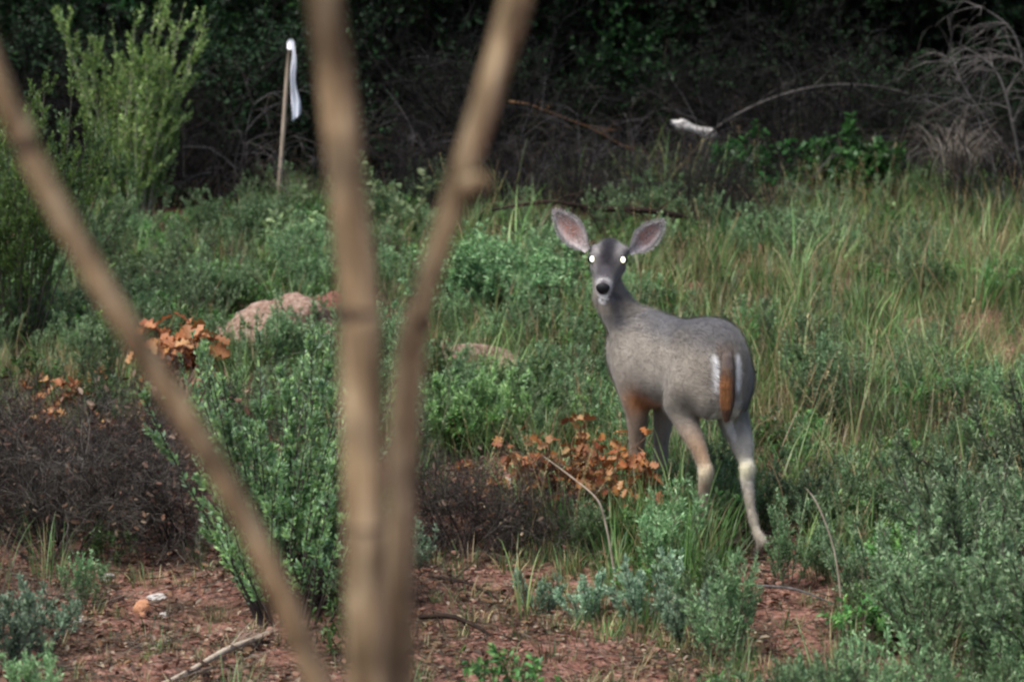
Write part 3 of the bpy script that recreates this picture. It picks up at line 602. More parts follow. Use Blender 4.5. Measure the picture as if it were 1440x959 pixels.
lg1 = spray_shrub(510, 1.36, .38, 34, LG, (.17, .16, .12), .034, .013, 100, .28, sidelen=.24, up=.2, wander=.06)
at(lg1, 'rabbitbrush', 190, 345, .0, 'tall light green feathery bush rising against the dark thicket at upper left')
lg2 = spray_shrub(512, 1.40, .48, 32, ((.16, .31, .07), (.21, .37, .09), (.10, .19, .055)), (.07, .06, .05), .030, .010, 100, .12, sidelen=.2, up=.2)
at(lg2, 'rabbitbrush', 25, 505, 1.0, 'dense mid green upright bush at the left edge behind the leaning sapling stem')
lg3 = spray_shrub(513, .9, .5, 22, ((.10, .17, .06), (.08, .14, .06)), (.06, .05, .04), .028, .010, 90, .15, sidelen=.25)
at(lg3, 'rabbitbrush', 85, 410, 2.2, 'shorter dull green bush between the light feathery bush and the left edge bush')
up_ = [spray_shrub(516 + i, .42, .26, 13, ((.20, .32, .11), (.16, .26, .11), (.26, .37, .16)), (.09, .08, .06), .026, .009, 60, .2, sidelen=.25, up=.2, sr=.004) for i in range(2)]
for i, (px, py, s_, lb) in enumerate(((625, 640, .9, 'light green upright herb just right of the sapling stems'), (700, 640, 1.0, 'light green upright herb behind the central dead brush'), (765, 625, .95, 'light green upright herb behind the orange oak sprout'), (665, 590, .8, 'light green upright herb in front of the low red boulder'), (830, 640, .85, 'light green upright herb left of the deer forelegs'), (600, 560, .8, 'light green upright herb against the right side of the right sapling stem'))):
    at(up_[i % 2], 'upright_herb', px, py, i * 1.7, lb, 'plant', 'light green upright herbs in the middle of the clearing', s_)
# dead brush mounds
DB = ((.026, .022, .020), (.06, .053, .048), (.016, .013, .012), (.12, .105, .092))
dbk = [twig_tangle(520 + i, .42, .60, 30, 3, DB, (0, 0, -.12), .004, dry=380, drycols=((.16, .09, .055), (.10, .055, .035), (.22, .16, .11)), per=5) for i in range(2)]
at(dbk[0], 'dead_brush_mound', 90, 775, .3, 'wide dark mound of dead brush at the left side above the bare red soil', 'dead brush')
at(dbk[1], 'dead_brush_mound', 250, 760, 2.1, 'dark dead brush mound under the leaning sapling stem beside the sagebrush', 'dead brush', None, .95)
at(dbk[0], 'dead_brush_mound', -20, 720, 3.1, 'brown dead brush mound cut off by the left edge', 'dead brush', None, .95)
at(dbk[1], 'dead_brush_mound', 140, 690, 4.1, 'rusty topped dead brush behind the wide dark mound', 'dead brush', None, 1.0)
at(dbk[1], 'dead_brush_mound', 655, 785, .6, 'dark dead brush mound right of the sapling stems below the orange oak leaves', 'dead brush', None, (.72, .8, .85))
at(dbk[0], 'dead_brush_mound', 760, 770, 1.6, 'low dead brush beneath the orange dry oak sprout', 'dead brush', None, (.5, .6, .55))
at(dbk[1], 'dead_brush_mound', 470, 850, 3.6, 'dead dark twigs tangled at the foot of the tall sagebrush', 'dead brush', None, (.6, .5, .55))
at(dbk[0], 'dead_brush_mound', 820, 560, 3.6, 'small brown dead bush left of the deer shoulder', 'dead brush', None, (.3, .3, .42))
# mid shrubs
MS = ((.15, .26, .11), (.10, .19, .08), (.22, .33, .16))
ms = [leafy_shrub(530 + i, .5, .34, 12, MS, .026, .011, 2, (.07, .06, .05), 16, sr=.005) for i in range(2)]
at(ms[0], 'grey_green_shrub', 670, 470, 0, 'grey green rounded shrub right of the sapling fork', 'shrub', None, 1.0)
at(ms[1], 'grey_green_shrub', 755, 455, 1, 'grey green shrub just left of the deer ear', 'shrub', None, .9)
at(ms[0], 'grey_green_shrub', 800, 400, 2, 'small grey green shrub behind the deer head', 'shrub', None, .7)
PL = ((.22, .30, .14), (.16, .24, .11), (.26, .33, .17))
pl = [leafy_shrub(540 + i, .5, .3, 8, PL, .05, .03, 1, (.09, .08, .06), 14, sr=.005) for i in range(2)]
at(pl[0], 'pale_leaved_shrub', 385, 385, 0, 'pale leaved shrub at the foot of the ribboned stake', 'shrub', None, .8)
at(pl[1], 'pale_leaved_shrub', 550, 360, 1, 'pale leaved shrub showing between the two upright sapling stems', 'shrub', None, 1.0)
at(pl[0], 'pale_leaved_shrub', 440, 330, 3, 'pale leaved shrub right of the stake beside the sapling stem', 'shrub', None, .6)
BG = ((.030, .105, .024), (.042, .135, .030), (.022, .07, .02))
bgk = [leafy_shrub(550 + i, .5, .42, 11, BG, .045, .026, 2, (.05, .06, .03), 9, sr=.005) for i in range(2)]
at(bgk[0], 'bright_green_bush', 1045, 296, 0, 'bright green leafy bush at the thicket edge below the bleached log', 'shrub', None, .9)
at(bgk[1], 'bright_green_bush', 1215, 305, 2, 'bright green leafy bush at the thicket edge below the arching branch', 'shrub', None, .95)
at(bgk[0], 'bright_green_bush', 1120, 295, 4, 'low bright green bush between the two taller bright green bushes', 'shrub', None, .55)
# lower right sages
rs = [spray_shrub(560 + i, .62, .42, 26, ((.16, .24, .12), (.24, .32, .18), (.10, .16, .08)), (.085, .07, .06), .028, .0095, 62, .15, sidelen=.25, up=.05, wander=.09) for i in range(2)]
for px, py, s, lb in ((1405, 900, 1.15, 'large pale grey green sage filling the lower right corner'), (1300, 935, .9, 'grey green sage standing along the bottom edge right of the bare patch'), (1440, 760, 1.05, 'pale leaved sage at the right edge above the corner sage'), (1225, 870, .62, 'small sage right of the bare red patch'), (1340, 800, .75, 'mid sized sage left of the right edge sage'), (1160, 760, .55, 'small green sage right of the deer hind hoof'), (1460, 980, 1.0, 'sage in the very bottom right corner')):
    at(rs[int(px) % 2], 'sage', px, py, px * .37, lb, 'shrub', None, s)
ss = [spray_shrub(570 + i, .25, .15, 9, ((.25, .37, .24), (.33, .45, .31), (.18, .29, .18)), (.09, .08, .07), .021, .009, 34, .1, side=True, sidelen=.3, sr=.0035, base_r=.03) for i in range(3)]
for i, (px, py, s, lb) in enumerate(((760, 868, .78, 'small grey sage seedling on red soil, left of the pair in the middle'), (822, 878, .82, 'small bushy sage seedling on red soil under the bent straw stalk'), (905, 880, 1.15, 'taller blue green sage seedling right of the bent straw stalk'), (958, 905, 1.0, 'blue green sage seedling nearest the bottom centre right'), (45, 925, 1.25, 'green sage sprig leaning at the lower left corner'), (-5, 940, 1.2, 'sage sprig cut by the bottom left edge'), (88, 895, .55, 'thin upright sage sprig on the red soil at lower left'), (360, 858, .5, 'small green tuft of sage at the left foot of the tall sagebrush'), (590, 800, .8, 'slender sage sprig just right of the sapling stems'))):
    at(ss[i % 3], 'sage_seedling', px, py, i * 1.3, lb, 'plant', 'small sage seedlings on the bare soil', s)

# dry oak sprouts, every leaf its own part
def oak_leaf_mesh(seed):
    q = np.random.default_rng(seed); m = MB(); n = 7; ys = np.linspace(0, 1, n); prof = np.array([.03, .30, .12, .40, .16, .30, .03]) * q.uniform(.85, 1.15, n)
    curl = q.uniform(.3, .9); V = []
    for i in range(n):
        zc = -curl * .35 * ys[i] ** 2
        for s_ in (-1, 0, 1): V.append((s_ * prof[i], ys[i], zc + abs(s_) * prof[i] * .55 * curl))
    V = np.array(V); V[:, 1] += q.normal(0, .02, len(V)); qd = [(i * 3 + j, i * 3 + j + 1, i * 3 + j + 4, i * 3 + j + 3) for i in range(n - 1) for j in (0, 1)]
    m.add(V, qd, None, colmix(q, 1, (.36, .14, .042), (.28, .10, .035), (.44, .24, .11), (.15, .055, .03), (.30, .13, .055))[0]); return m.mesh('leaf', M_DRY, True)
OL = [oak_leaf_mesh(i) for i in range(10)]
def oak_sprout(px, py, w, h, nst, per, label, seed, ls=.055, off=0.0):
    q = np.random.default_rng(seed); root = empty('dry_oak_sprout', G(px, py)); tag(root, label, 'oak sprout')
    az = q.uniform(0, 6.28, nst); rad = q.uniform(.2, 1, nst); st = np.stack([np.cos(az) * .02, np.sin(az) * .02, np.full(nst, -.02)], -1)
    d = np.stack([np.cos(az) * rad * w / h, np.sin(az) * rad * w / h * .6, np.ones(nst)], -1); A = grow(q, st, d, np.hypot(h, rad * w) * q.uniform(.75, 1, nst), 7, .08, (0, 0, -.1)); m = MB(); m.tubes(A, np.linspace(.005, .0018, 7)[None] * np.ones((nst, 1)), 5, (.12, .07, .045))
    idx, t, p0, tn = sample(q, A, 3, .45, .95); B = grow(q, p0, tn + perp(q, tn), np.full(len(p0), h * .3), 4, .1); m.tubes(B, np.linspace(.002, .0012, 4)[None] * np.ones((len(p0), 1)), 3, (.12, .07, .045)); m.build('stems', M_TWIG, root)
    _, _, p1, t1 = sample(q, A, per, .45, 1); _, _, p2, t2 = sample(q, B, max(1, per // 2), .3, 1); p = np.concatenate([p1, p2]); t = np.concatenate([t1, t2]); dd = nrm(t * .4 + perp(q, t) + np.array([[0, 0, -.35]]))
    for i in range(len(p)):
        o = bpy.data.objects.new('leaf', OL[q.integers(0, 10)]); C.objects.link(o); o.parent = root; o.location = p[i]
        qt = Vector(dd[i]).to_track_quat('Y', 'Z').to_matrix() @ Matrix.Rotation(q.uniform(-1.2, 1.2), 3, 'Y'); o.rotation_euler = qt.to_euler(); s = ls * q.uniform(.65, 1.25); o.scale = (s, s, s)
oak_sprout(822, 762, .15, .46, 12, 8, 'orange brown dry oak sprout in front of the deer forelegs', 600, .045)
oak_sprout(757, 762, .12, .44, 8, 7, 'orange dry oak sprout left of the one before the deer forelegs', 610, .043)
oak_sprout(95, 590, .2, .22, 6, 5, 'rust brown oak sprout behind the wide dead brush mound', 611, .05)
oak_sprout(60, 655, .25, .20, 7, 6, 'dull brown oak sprout on top of the wide dead brush mound', 614, .038)
oak_sprout(160, 640, .22, .18, 7, 6, 'brown oak sprout over the dead brush just left of the leaning stem', 615, .036)
oak_sprout(150, 570, .16, .2, 5, 5, 'faded rust oak sprout left of the golden orange one', 612, .045)
oak_sprout(690, 720, .12, .2, 4, 4, 'sparse orange oak sprout on the central dead brush', 613, .04)
oak_sprout(885, 745, .09, .34, 6, 6, 'orange dry oak sprout touching the deer left foreleg', 601, .05)
oak_sprout(258, 560, .17, .36, 8, 7, 'golden orange dry oak sprout beside the leaning sapling stem', 602, .08)
oak_sprout(340, 520, .05, .12, 2, 4, 'tiny red orange oak sprout against the left end of the red boulder', 603, .06)
oak_sprout(620, 625, .05, .12, 2, 4, 'tiny orange oak sprout right of the sapling stems', 604, .055)
oak_sprout(645, 668, .06, .10, 2, 3, 'few orange oak leaves low on the dead brush right of the sapling', 605, .045)
oak_sprout(30, 640, .22, .22, 6, 4, 'rusty brown dry oak sprout at the left edge over the dead brush', 606, .05)
oak_sprout(505, 395, .05, .2, 2, 3, 'two golden leaves on a stem seen between the sapling stems', 607, .06)
oak_sprout(190, 625, .2, .16, 5, 4, 'dull rust oak sprout on the dead brush left of the leaning stem', 608, .042)

# bare stalks and branches
def branch(name, pts, rad, label, cat='branch', mat=M_DEADWOOD, side=0, seed=0, sl=.2, sides=7, group=None, trop=(0, 0, -.3)):
    pts = [np.asarray(p, float) for p in pts]; base = pts[0].copy(); root = empty(name, base); tag(root, label, cat, group)
    o, Q = tube_obj('main_stem', [p - base for p in pts], rad, mat, root, sides=sides, K=28, wob=.06)
    if side:
        q = np.random.default_rng(seed); m = MB(); _, t, p, tn = sample(q, Q[None], side, .15, 1); A = grow(q, p, tn + perp(q, tn) * .9, sl * q.uniform(.4, 1.1, side), 6, .12, trop)
        rr = max(rad) * .35; m.tubes(A, np.linspace(rr, rr * .3, 6)[None] * np.ones((side, 1)), 4); _, _, p, tn = sample(q, A, 3, .2, 1); B = grow(q, p, tn + perp(q, tn) * .9, sl * .45 * q.uniform(.4, 1.1, len(p)), 5, .12, trop); m.tubes(B, np.linspace(rr * .45, rr * .2, 5)[None] * np.ones((len(p), 1)), 3)
        m.build('twigs', mat, root)
    return root
def zz(p, dz): p = np.array(p, float); p[2] += dz; return p
g = G(868, 838); branch('straw_stalk', [g, P(860, 780, g[1]), P(850, 730, g[1]), P(838, 700, g[1]), P(800, 668, g[1] + .05), P(762, 640, g[1] + .08)], [.005, .0045, .004, .0035, .003, .002], 'bent pale straw stalk leaning in front of the orange oak sprout', 'stalk', M_STAKE)
g = G(1180, 905); branch('straw_stalk', [g, P(1182, 840, g[1]), P(1172, 770, g[1]), P(1150, 710, g[1]), P(1132, 685, g[1])], [.004, .004, .003, .003, .0015], 'tall green straw stalk rising right of the bare red patch', 'stalk', M_STAKE)
Yb = 22.5
branch('arching_branch', [P(985, 215, Yb), P(1005, 182, Yb), P(1070, 145, Yb), P(1150, 122, Yb), P(1230, 122, Yb + .1), P(1310, 145, Yb + .2), P(1375, 190, Yb + .2), P(1400, 250, Yb + .2)], [.010, .009, .0085, .008, .007, .006, .005, .003], 'long thin grey branch arching over the thicket edge', 'branch', M_DEADWOOD, 8, 1, .4)
branch('orange_branch', [P(715, 143, 23), P(745, 148, 23), P(790, 165, 23.1), P(840, 185, 23.2), P(900, 220, 23.3)], [.007, .007, .006, .005, .003], 'thin orange brown dead branch right of the sapling tops', 'branch', noisy_mat('orange_wood', (.16, .08, .04), (.34, .19, .10), 10), 6, 2, .3)
branch('fallen_branch', [P(690, 296, 20.6), P(770, 284, 20.6), P(835, 293, 20.6), P(905, 296, 20.6), P(975, 309, 20.7), P(1030, 334, 20.8)], [.008, .011, .014, .018, .016, .008], 'dark rotten fallen branch lying behind the deer ears', 'branch', M_ROTLOG, 7, 3, .25)
for i, (a, b, c, d, lb) in enumerate((((1445, 300), (1425, 180), (1400, 100), (1345, 60), 'pale grey dead branch curling at the upper right with a frayed tip'), ((1470, 210), (1440, 90), (1420, 40), (1380, 10), 'grey dead branch entering at the top right corner'), ((1450, 260), (1400, 190), (1360, 130), (1330, 80), 'grey dead branch sagging left at the upper right edge'), ((1460, 100), (1420, 82), (1385, 84), (1350, 92), 'short yellowish dead branch reaching in level at the upper right edge'))):
    Y = 21.6 + i * .2; branch('dead_branch', [P(*a, Y), P(*b, Y), P(*c, Y), P(*d, Y)], [.013, .010, .007, .003], lb, 'branch', M_DEADWOOD, 14, 30 + i, .35, trop=(0, 0, -1.2))
TWL = ('just left of the deer ears beside the sapling', 'directly behind the deer left-pointing ear', 'above the rotten branch behind the deer head', 'right of the rotten fallen branch behind the deer', 'below the long arching branch left of the bright bushes', 'between the two tall bright green bushes', 'right of the tall bright green bush', 'under the grey dead branches at the right edge', 'between the sapling tops and the deer', 'between the two upright sapling stems', 'just left of the ribboned stake foot', 'right of the light green feathery bush', 'right of the stake behind the pale leaved shrub', 'close right of the right sapling stem', 'behind the bright green bush nearest the right edge')
for i, (px, py, s) in enumerate(((745, 300, .9), (820, 290, .8), (900, 275, .7), (965, 285, .9), (1090, 260, .8), (1150, 250, .9), (1290, 290, .9), (1400, 320, 1.0), (640, 300, .8), (560, 290, .9), (330, 300, 1.0), (290, 290, .9), (450, 290, .8), (690, 250, 1.0), (1240, 240, 1.0))):
    at(dead_pale[i % 3], 'dead_twigs', px, py, i * 1.1, 'arching grey bare twigs ' + TWL[i], 'dead brush', 'bare grey twigs along the thicket edge', s)
for i, (px, py, s, k_, lb) in enumerate(((860, 318, .42, 0, 'low dark dead brush close behind the deer ears'), (960, 325, .45, 1, 'low dark dead brush right of the deer ear under the rotten branch'), (700, 320, .45, 2, 'low dark dead brush right of the sapling stem at the meadow edge'), (1010, 345, .4, 0, 'low dark dead brush in the grass right of the rotten branch end'), (775, 330, .4, 1, 'low dark dead brush left of the deer ear'), (600, 330, .45, 2, 'low dark dead brush seen between the sapling stems'), (1120, 300, .5, 0, 'low dark dead brush under the bright green bushes'), (1390, 330, .5, 1, 'low dark dead brush beside the grey straw tussock'), (300, 300, .5, 2, 'low dark dead brush left of the stake foot'))):
    at(dead_kinds[k_], 'dead_brush', px, py, i * 2.1, lb, 'dead brush', None, s)
for i, (px, py, s, lb) in enumerate(((850, 312, .62, 'pale arching twigs rising between the deer ears'), (930, 318, .6, 'pale arching twigs right of the deer right ear'), (720, 330, .62, 'pale arching twigs right of the sapling fork top'), (1060, 320, .6, 'pale arching twigs in front of the bright green bush'), (790, 305, .6, 'pale arching twigs at the deer left-pointing ear tip'))):
    at(dead_pale[i % 3], 'dead_twigs', px, py, i * 2.3 + .7, lb, 'dead brush', None, s)
# hanging straw tuft
q = np.random.default_rng(77); m = MB(); n = 170; az = q.uniform(0, 6.28, n); p = np.stack([q.normal(0, .05, n), q.normal(0, .05, n), q.uniform(.28, .36, n)], -1)
m.blades(p, az, q.uniform(.3, .6, n), q.uniform(.2, .8, n), q.uniform(1.2, 2.6, n), q.uniform(.003, .006, n), colmix(q, n, (.17, .15, .125), (.13, .11, .09), (.21, .19, .17)), 7); m.tubes(np.stack([np.zeros(3) + [0, 0, -.03], [0.01, 0, .15], [0, 0, .34]])[None], np.array([[.03, .025, .03]]), 6, (.2, .17, .14))
root = empty('dead_tussock', G(1345, 318)); m.build('blades', M_TWIG, root); tag(root, 'drooping grey straw tussock at the thicket edge on the upper right', 'grass tussock')
# ------------------------------------------------------------------ stake, ribbon, logs, rocks
g = G(384, 312); top = P(409, 60, g[1]); root_s = bpy.data.objects
def stake():
    a = np.array([0, 0, -.1]); b = top - g; m = MB(); n = 8
    pts = [a + (b - a) * t + np.array([.006 * math.sin(t * 5), 0, 0]) for t in np.linspace(0, 1, n)]
    m.tubes(np.array(pts)[None], np.linspace(.016, .012, n)[None], 6); o = m.build('stake', M_STAKE); o.location = g; tag(o, 'thin weathered wooden stake leaning right in front of the dark thicket', 'stake')
    m = MB(); K = 22; rows = []
    for i in range(K):
        t = i / (K - 1); c = P(411 + 5 * t + 1.5 * math.sin(t * 9), 58 + 108 * t, g[1] - .03 - .01 * math.sin(t * 6)) - g
        wd = (.016 + .034 * t ** 1.3) * (1 - .15 * math.sin(t * 14)); row = []
        for j in range(7):
            s_ = (j - 3) / 3; row.append(c + [s_ * wd * .55, .013 * math.sin(s_ * 5 + t * 3) * (0.5 + t), (.02 * s_ if i == K - 1 else 0)])
        rows.append(row)
    V = np.array(rows).reshape(-1, 3); V2 = V + [0, .003, 0]; nq = [(i * 7 + j, i * 7 + j + 1, i * 7 + j + 8, i * 7 + j + 7) for i in range(K - 1) for j in range(6)]
    m.add(V, nq); m.add(V2, [q_[::-1] for q_ in nq]); kn = b + np.array([0, 0, -.005])
    m.tubes(np.array([kn + [-.003, 0, -.035], kn + [0, 0, 0], kn + [.002, 0, .022]])[None], np.array([[.019, .022, .012]]), 8)
    o = m.build('ribbon', M_RIBBON, smooth=True); o.location = g; tag(o, 'white plastic ribbon tied to the stake top and hanging down', 'ribbon')
stake()
def wood_chunk(name, mat, p0, p1, r0, label, cat, seed):
    q = np.random.default_rng(seed); p0 = np.array(p0, float); p1 = np.array(p1, float); K = 14; s = 12; m = MB(); Q = np.array([p0 + (p1 - p0) * t for t in np.linspace(0, 1, K)]); prof = r0 * (1 + .18 * np.sin(np.linspace(0, 9, K))) * np.array([.35] + [.8] + [1] * (K - 4) + [.75, .3]); c = (p0 + p1) / 2
    m.tubes((Q - c)[None], prof[None], s); v = m.v[0]; ax = nrm(p1 - p0); v += q.normal(0, r0 * .13, (v.shape[0], 1)) * ax + q.normal(0, r0 * .09, v.shape); v[:s] += q.normal(0, r0 * .6, (s, 1)) * ax; v[-s:] += q.normal(0, r0 * .6, (s, 1)) * ax
    o = m.build(name, mat); o.location = c; tag(o, label, cat); return o
wood_chunk('bleached_log', M_BLEACH, P(947, 173, 23.0), P(1007, 192, 23.0), .032, 'bleached white broken log piece lying at the thicket edge above the deer', 'log', 5)
wood_chunk('fallen_log', M_ROTLOG, P(1000, 208, 23.2), P(1300, 232, 23.4), .05, 'dark rotten log lying along the thicket edge behind the bright green bushes', 'log', 6)
g1 = zz(G(262, 955), .02); g2 = zz(G(378, 905), .03)
branch('fallen_stick', [g1 + (g1 - g2) * .3, g1, (g1 + g2) / 2 + [0, 0, .015], g2], [.006, .010, .011, .007], 'pale dead stick lying on the red soil at the bottom left', 'stick', M_STAKE, 5, 9, .12, trop=(0, 0, -.2))
g1 = zz(G(590, 880), .03); g2 = zz(G(690, 905), .03); branch('fallen_stick', [g1, (g1 + g2) / 2 + [0, 0, .03], g2], [.008, .009, .005], 'dark curved stick lying on the red soil right of the sapling stems', 'stick', M_ROTLOG, 6, 10, .2)
g1 = zz(G(615, 820), .02); g2 = zz(G(700, 850), .02); branch('fallen_stick', [g1, (g1 + g2) / 2 + [0, 0, .02], g2], [.006, .006, .004], 'thin brown stick lying on open soil in front of the central dead brush', 'stick', M_ROTLOG, 5, 12, .2)
g1 = zz(G(1065, 835), .03); g2 = zz(G(1175, 862), .03); branch('fallen_stick', [g1, (g1 + g2) / 2 + [0, 0, .02], g2], [.005, .005, .003], 'thin grey stick across the bare red patch below the hind hoof', 'stick', M_DEADWOOD, 3, 13, .15)
def rk(px, py, wpx, hpx, mat, seed, label, cat='rock', name='rock', dep=1.0, flat=.6, sink=.3, group=None):
    p = G(px, py); s = mpp(p[1]); rock(name, mat, p, (wpx * s / 2, wpx * s / 2 * dep, hpx * s / 2 / flat * 1.1), seed, label, cat, group, 0, flat, sink)
rk(400, 506, 225, 90, M_REDROCK, 1, 'broad low red sandstone boulder half hidden by the sagebrush tips', 'boulder', 'boulder', .6, .6, .2)
rk(445, 504, 110, 96, noisy_mat('red_clay_rock', (.14, .05, .035), (.42, .24, .19), 14, 8, .9, .9, (.27, .12, .09), .1), 16, 'small brick red boulder at the right end of the broad pale one', 'boulder', 'boulder', .6, .6, .2)
rk(668, 532, 125, 52, M_REDROCK, 2, 'low red sandstone boulder right of the sapling stems', 'boulder', 'boulder', .6, .6, .2)
rk(955, 690, 55, 52, M_GREYROCK, 3, 'pale grey stone between the deer legs', 'rock', dep=.8)
rk(1215, 560, 60, 30, M_GREYROCK, 4, 'grey stone sunk in the grass right of the deer rump', 'rock')
rk(265, 352, 26, 24, M_PALEROCK, 5, 'small pale stone in the grass left of the stake', 'rock')
rk(108, 665, 40, 20, M_PALEROCK, 6, 'pale flat stone showing on the dead brush mound at left', 'rock', sink=.0)
rk(116, 877, 24, 14, M_PALEROCK, 7, 'white flat stone on the red soil at lower left', 'rock')
rk(200, 862, 24, 22, noisy_mat('orange_stone', (.35, .15, .08), (.55, .30, .18), 10), 8, 'rounded orange stone on the red soil left of the leaning stem', 'rock')
rk(232, 868, 16, 10, M_PALEROCK, 9, 'small pale chip beside the rounded orange stone', 'rock')
rk(237, 904, 13, 10, M_PALEROCK, 10, 'small white pebble in the middle of the red patch', 'rock')
rk(358, 905, 44, 22, M_REDROCK, 11, 'reddish stone at the upper end of the pale fallen stick', 'rock')
rk(150, 815, 20, 12, M_PALEROCK, 12, 'pale stone at the foot of the left dead brush mound', 'rock')
rk(222, 842, 26, 9, M_PALEROCK, 13, 'thin pale sliver of stone above the orange stone', 'rock')
rk(712, 690, 18, 14, M_PALEROCK, 14, 'pale chip showing left of the orange oak sprout', 'rock', sink=-.3)
rk(1170, 952, 50, 22, M_REDROCK, 15, 'flat reddish stone at the bottom edge below the bare patch', 'rock')

# ------------------------------------------------------------------ the deer
def build_deer():
    A = R(27); O = G(1003, 779)
    root = empty('deer', O, R(90) + A); tag(root, 'grey brown doe standing with its rump to the camera and looking back over its shoulder', 'deer')
    f = np.array([-math.sin(A), math.cos(A), 0]); l = np.array([-math.cos(A), -math.sin(A), 0]); up = np.array([0, 0, 1.0])
    def w2l(v): v = np.asarray(v, float); return np.stack([v @ f, v @ l, v @ up], -1)
    m = MB()
    def loft(cs, hw, hh, right, upv, sides=24, p=2.0):
        cs = np.asarray(cs, float); K = len(cs); s = np.linspace(0, K - 1, (K - 1) * 4 + 1)
        def ip(a): a = np.asarray(a, float); return np.interp(s, np.arange(K), a) if a.ndim == 1 else np.stack([np.interp(s, np.arange(K), a[:, i]) for i in range(3)], -1)
        c, w_, h_ = ip(cs), ip(hw), ip(hh); ph = np.arange(sides) * 2 * math.pi / sides; rt = nrm(np.asarray(right, float)); u_ = nrm(np.asarray(upv, float))
        V = c[:, None] + w_[:, None, None] * np.cos(ph)[None, :, None] * rt + h_[:, None, None] * np.sin(ph)[None, :, None] * u_
        n = len(s); q = [(i * sides + j, (i + 1) * sides + j, (i + 1) * sides + (j + 1) % sides, i * sides + (j + 1) % sides) for i in range(n - 1) for j in range(sides)]
        V = V.reshape(-1, 3); V = np.concatenate([V, c[:1], c[-1:]]); e = len(V) - 2
        t = [(e, j, (j + 1) % sides) for j in range(sides)] + [(e + 1, (n - 1) * sides + (j + 1) % sides, (n - 1) * sides + j) for j in range(sides)]
        m.add(V, q, t)
    def chain(pts, sides=14):
        pts = np.asarray(pts, float); K = len(pts); s = np.linspace(0, K - 1, (K - 1) * 5 + 1)
        Q = np.stack([np.interp(s, np.arange(K), pts[:, i]) for i in range(4)], -1); m.tubes(Q[None, :, :3], Q[None, :, 3], sides)
        for a in pts: ball(a[:3], (a[3],) * 3)
    def ball(c, r_, rot=None, n=12):
        th = np.linspace(0, math.pi, n)[1:-1]; ph = np.arange(16) * 2 * math.pi / 16
        V = np.stack([np.sin(th)[:, None] * np.cos(ph), np.sin(th)[:, None] * np.sin(ph), np.cos(th)[:, None] * np.ones(16)], -1).reshape(-1, 3)
        V = np.concatenate([V, [[0, 0, 1], [0, 0, -1]]]) * np.asarray(r_)
        if rot is not None: V = V @ rot.T
        k = n - 2; q = [(i * 16 + j, (i + 1) * 16 + j, (i + 1) * 16 + (j + 1) % 16, i * 16 + (j + 1) % 16) for i in range(k - 1) for j in range(16)]; e = k * 16
        t = [(e, j, (j + 1) % 16) for j in range(16)] + [(e + 1, (k - 1) * 16 + (j + 1) % 16, (k - 1) * 16 + j) for j in range(16)]; m.add(V + np.asarray(c), q, t)
    # torso
    T = [(-.112, .70, .05, .035), (-.10, .70, .105, .075), (-.07, .70, .155, .115), (-.02, .705, .185, .138), (.04, .715, .185, .145), (.14, .705, .175, .138), (.26, .692, .165, .134), (.38, .682, .175, .142), (.50, .672, .193, .136), (.60, .680, .190, .122), (.68, .695, .155, .096), (.74, .71, .10, .06), (.76, .715, .05, .03)]
    T = np.array(T); loft(np.stack([T[:, 0], T[:, 0] * 0, T[:, 1]], -1), T[:, 3], T[:, 2], (0, 1, 0), (0, 0, 1))
    # hip bones, shoulder blades
    for s in (1, -1):
        ball((.05, .065 * s, .82), (.10, .06, .06)); ball((.01, .070 * s, .70), (.105, .074, .15)); ball((.53, .085 * s, .69), (.10, .05, .15)); ball((-.05, .06 * s, .64), (.06, .06, .12))
    # neck
    N_ = np.array([(.56, .01, .75, .105, .14), (.625, .04, .82, .092, .12), (.665, .075, .89, .076, .095), (.68, .092, .955, .058, .072), (.69, .090, 1.01, .051, .058), (.69, .088, 1.045, .045, .045)])
    Nr = nrm(np.array([.5, .86, 0.]))
    loft(N_[:, :3], N_[:, 3], N_[:, 4], Nr, (.86, -.5, .12)); ball((.63, .01, .74), (.09, .09, .12))
    # head frame
    Fh = nrm(w2l([-.13, -.95, -.215])); Uh0 = nrm(w2l([-.03, -.28, 1.0])); Lh = nrm(np.cross(Uh0, Fh)); Uh = np.cross(Fh, Lh)
    # eye midpoint in world: photo (855,366)
    depth = O[1] + .69 * f[1] + .09 * l[1] - .06; E = w2l(P(855, 364, depth) - O)
    HS = 1.13
    H = lambda a, b, c: E + (Fh * a + Lh * b + Uh * c) * HS
    Hs = [(-.125, -.035, .03, .03), (-.11, -.025, .045, .05), (-.07, -.010, .050, .062), (-.03, -.010, .054, .058), (.01, -.015, .055, .052), (.04, -.024, .046, .046), (.07, -.034, .036, .040), (.10, -.042, .034, .036), (.13, -.048, .034, .035), (.155, -.052, .031, .031), (.170, -.054, .023, .024), (.177, -.055, .010, .012)]
    loft([H(a, 0, b) for a, b, _, _ in Hs], [x_[2] * HS for x_ in Hs], [x_[3] * HS for x_ in Hs], Lh, Uh)
    for s in (1, -1): ball(H(.008, .047 * s, .012), (.020, .020, .020)); ball(H(-.030, .040 * s, .022), (.026, .022, .018)); ball(H(-.02, .04 * s, -.04), (.045, .022, .03)); ball(H(-.055, .056 * s, .010), (.022, .022, .022))
    ball(H(.09, 0, -.078), (.024, .024, .018)); ball(H(.160, 0, -.088), (.022, .024, .020)); chain([(*H(.02, 0, -.062), .028), (*H(.09, 0, -.072), .020), (*H(.145, 0, -.076), .015)])
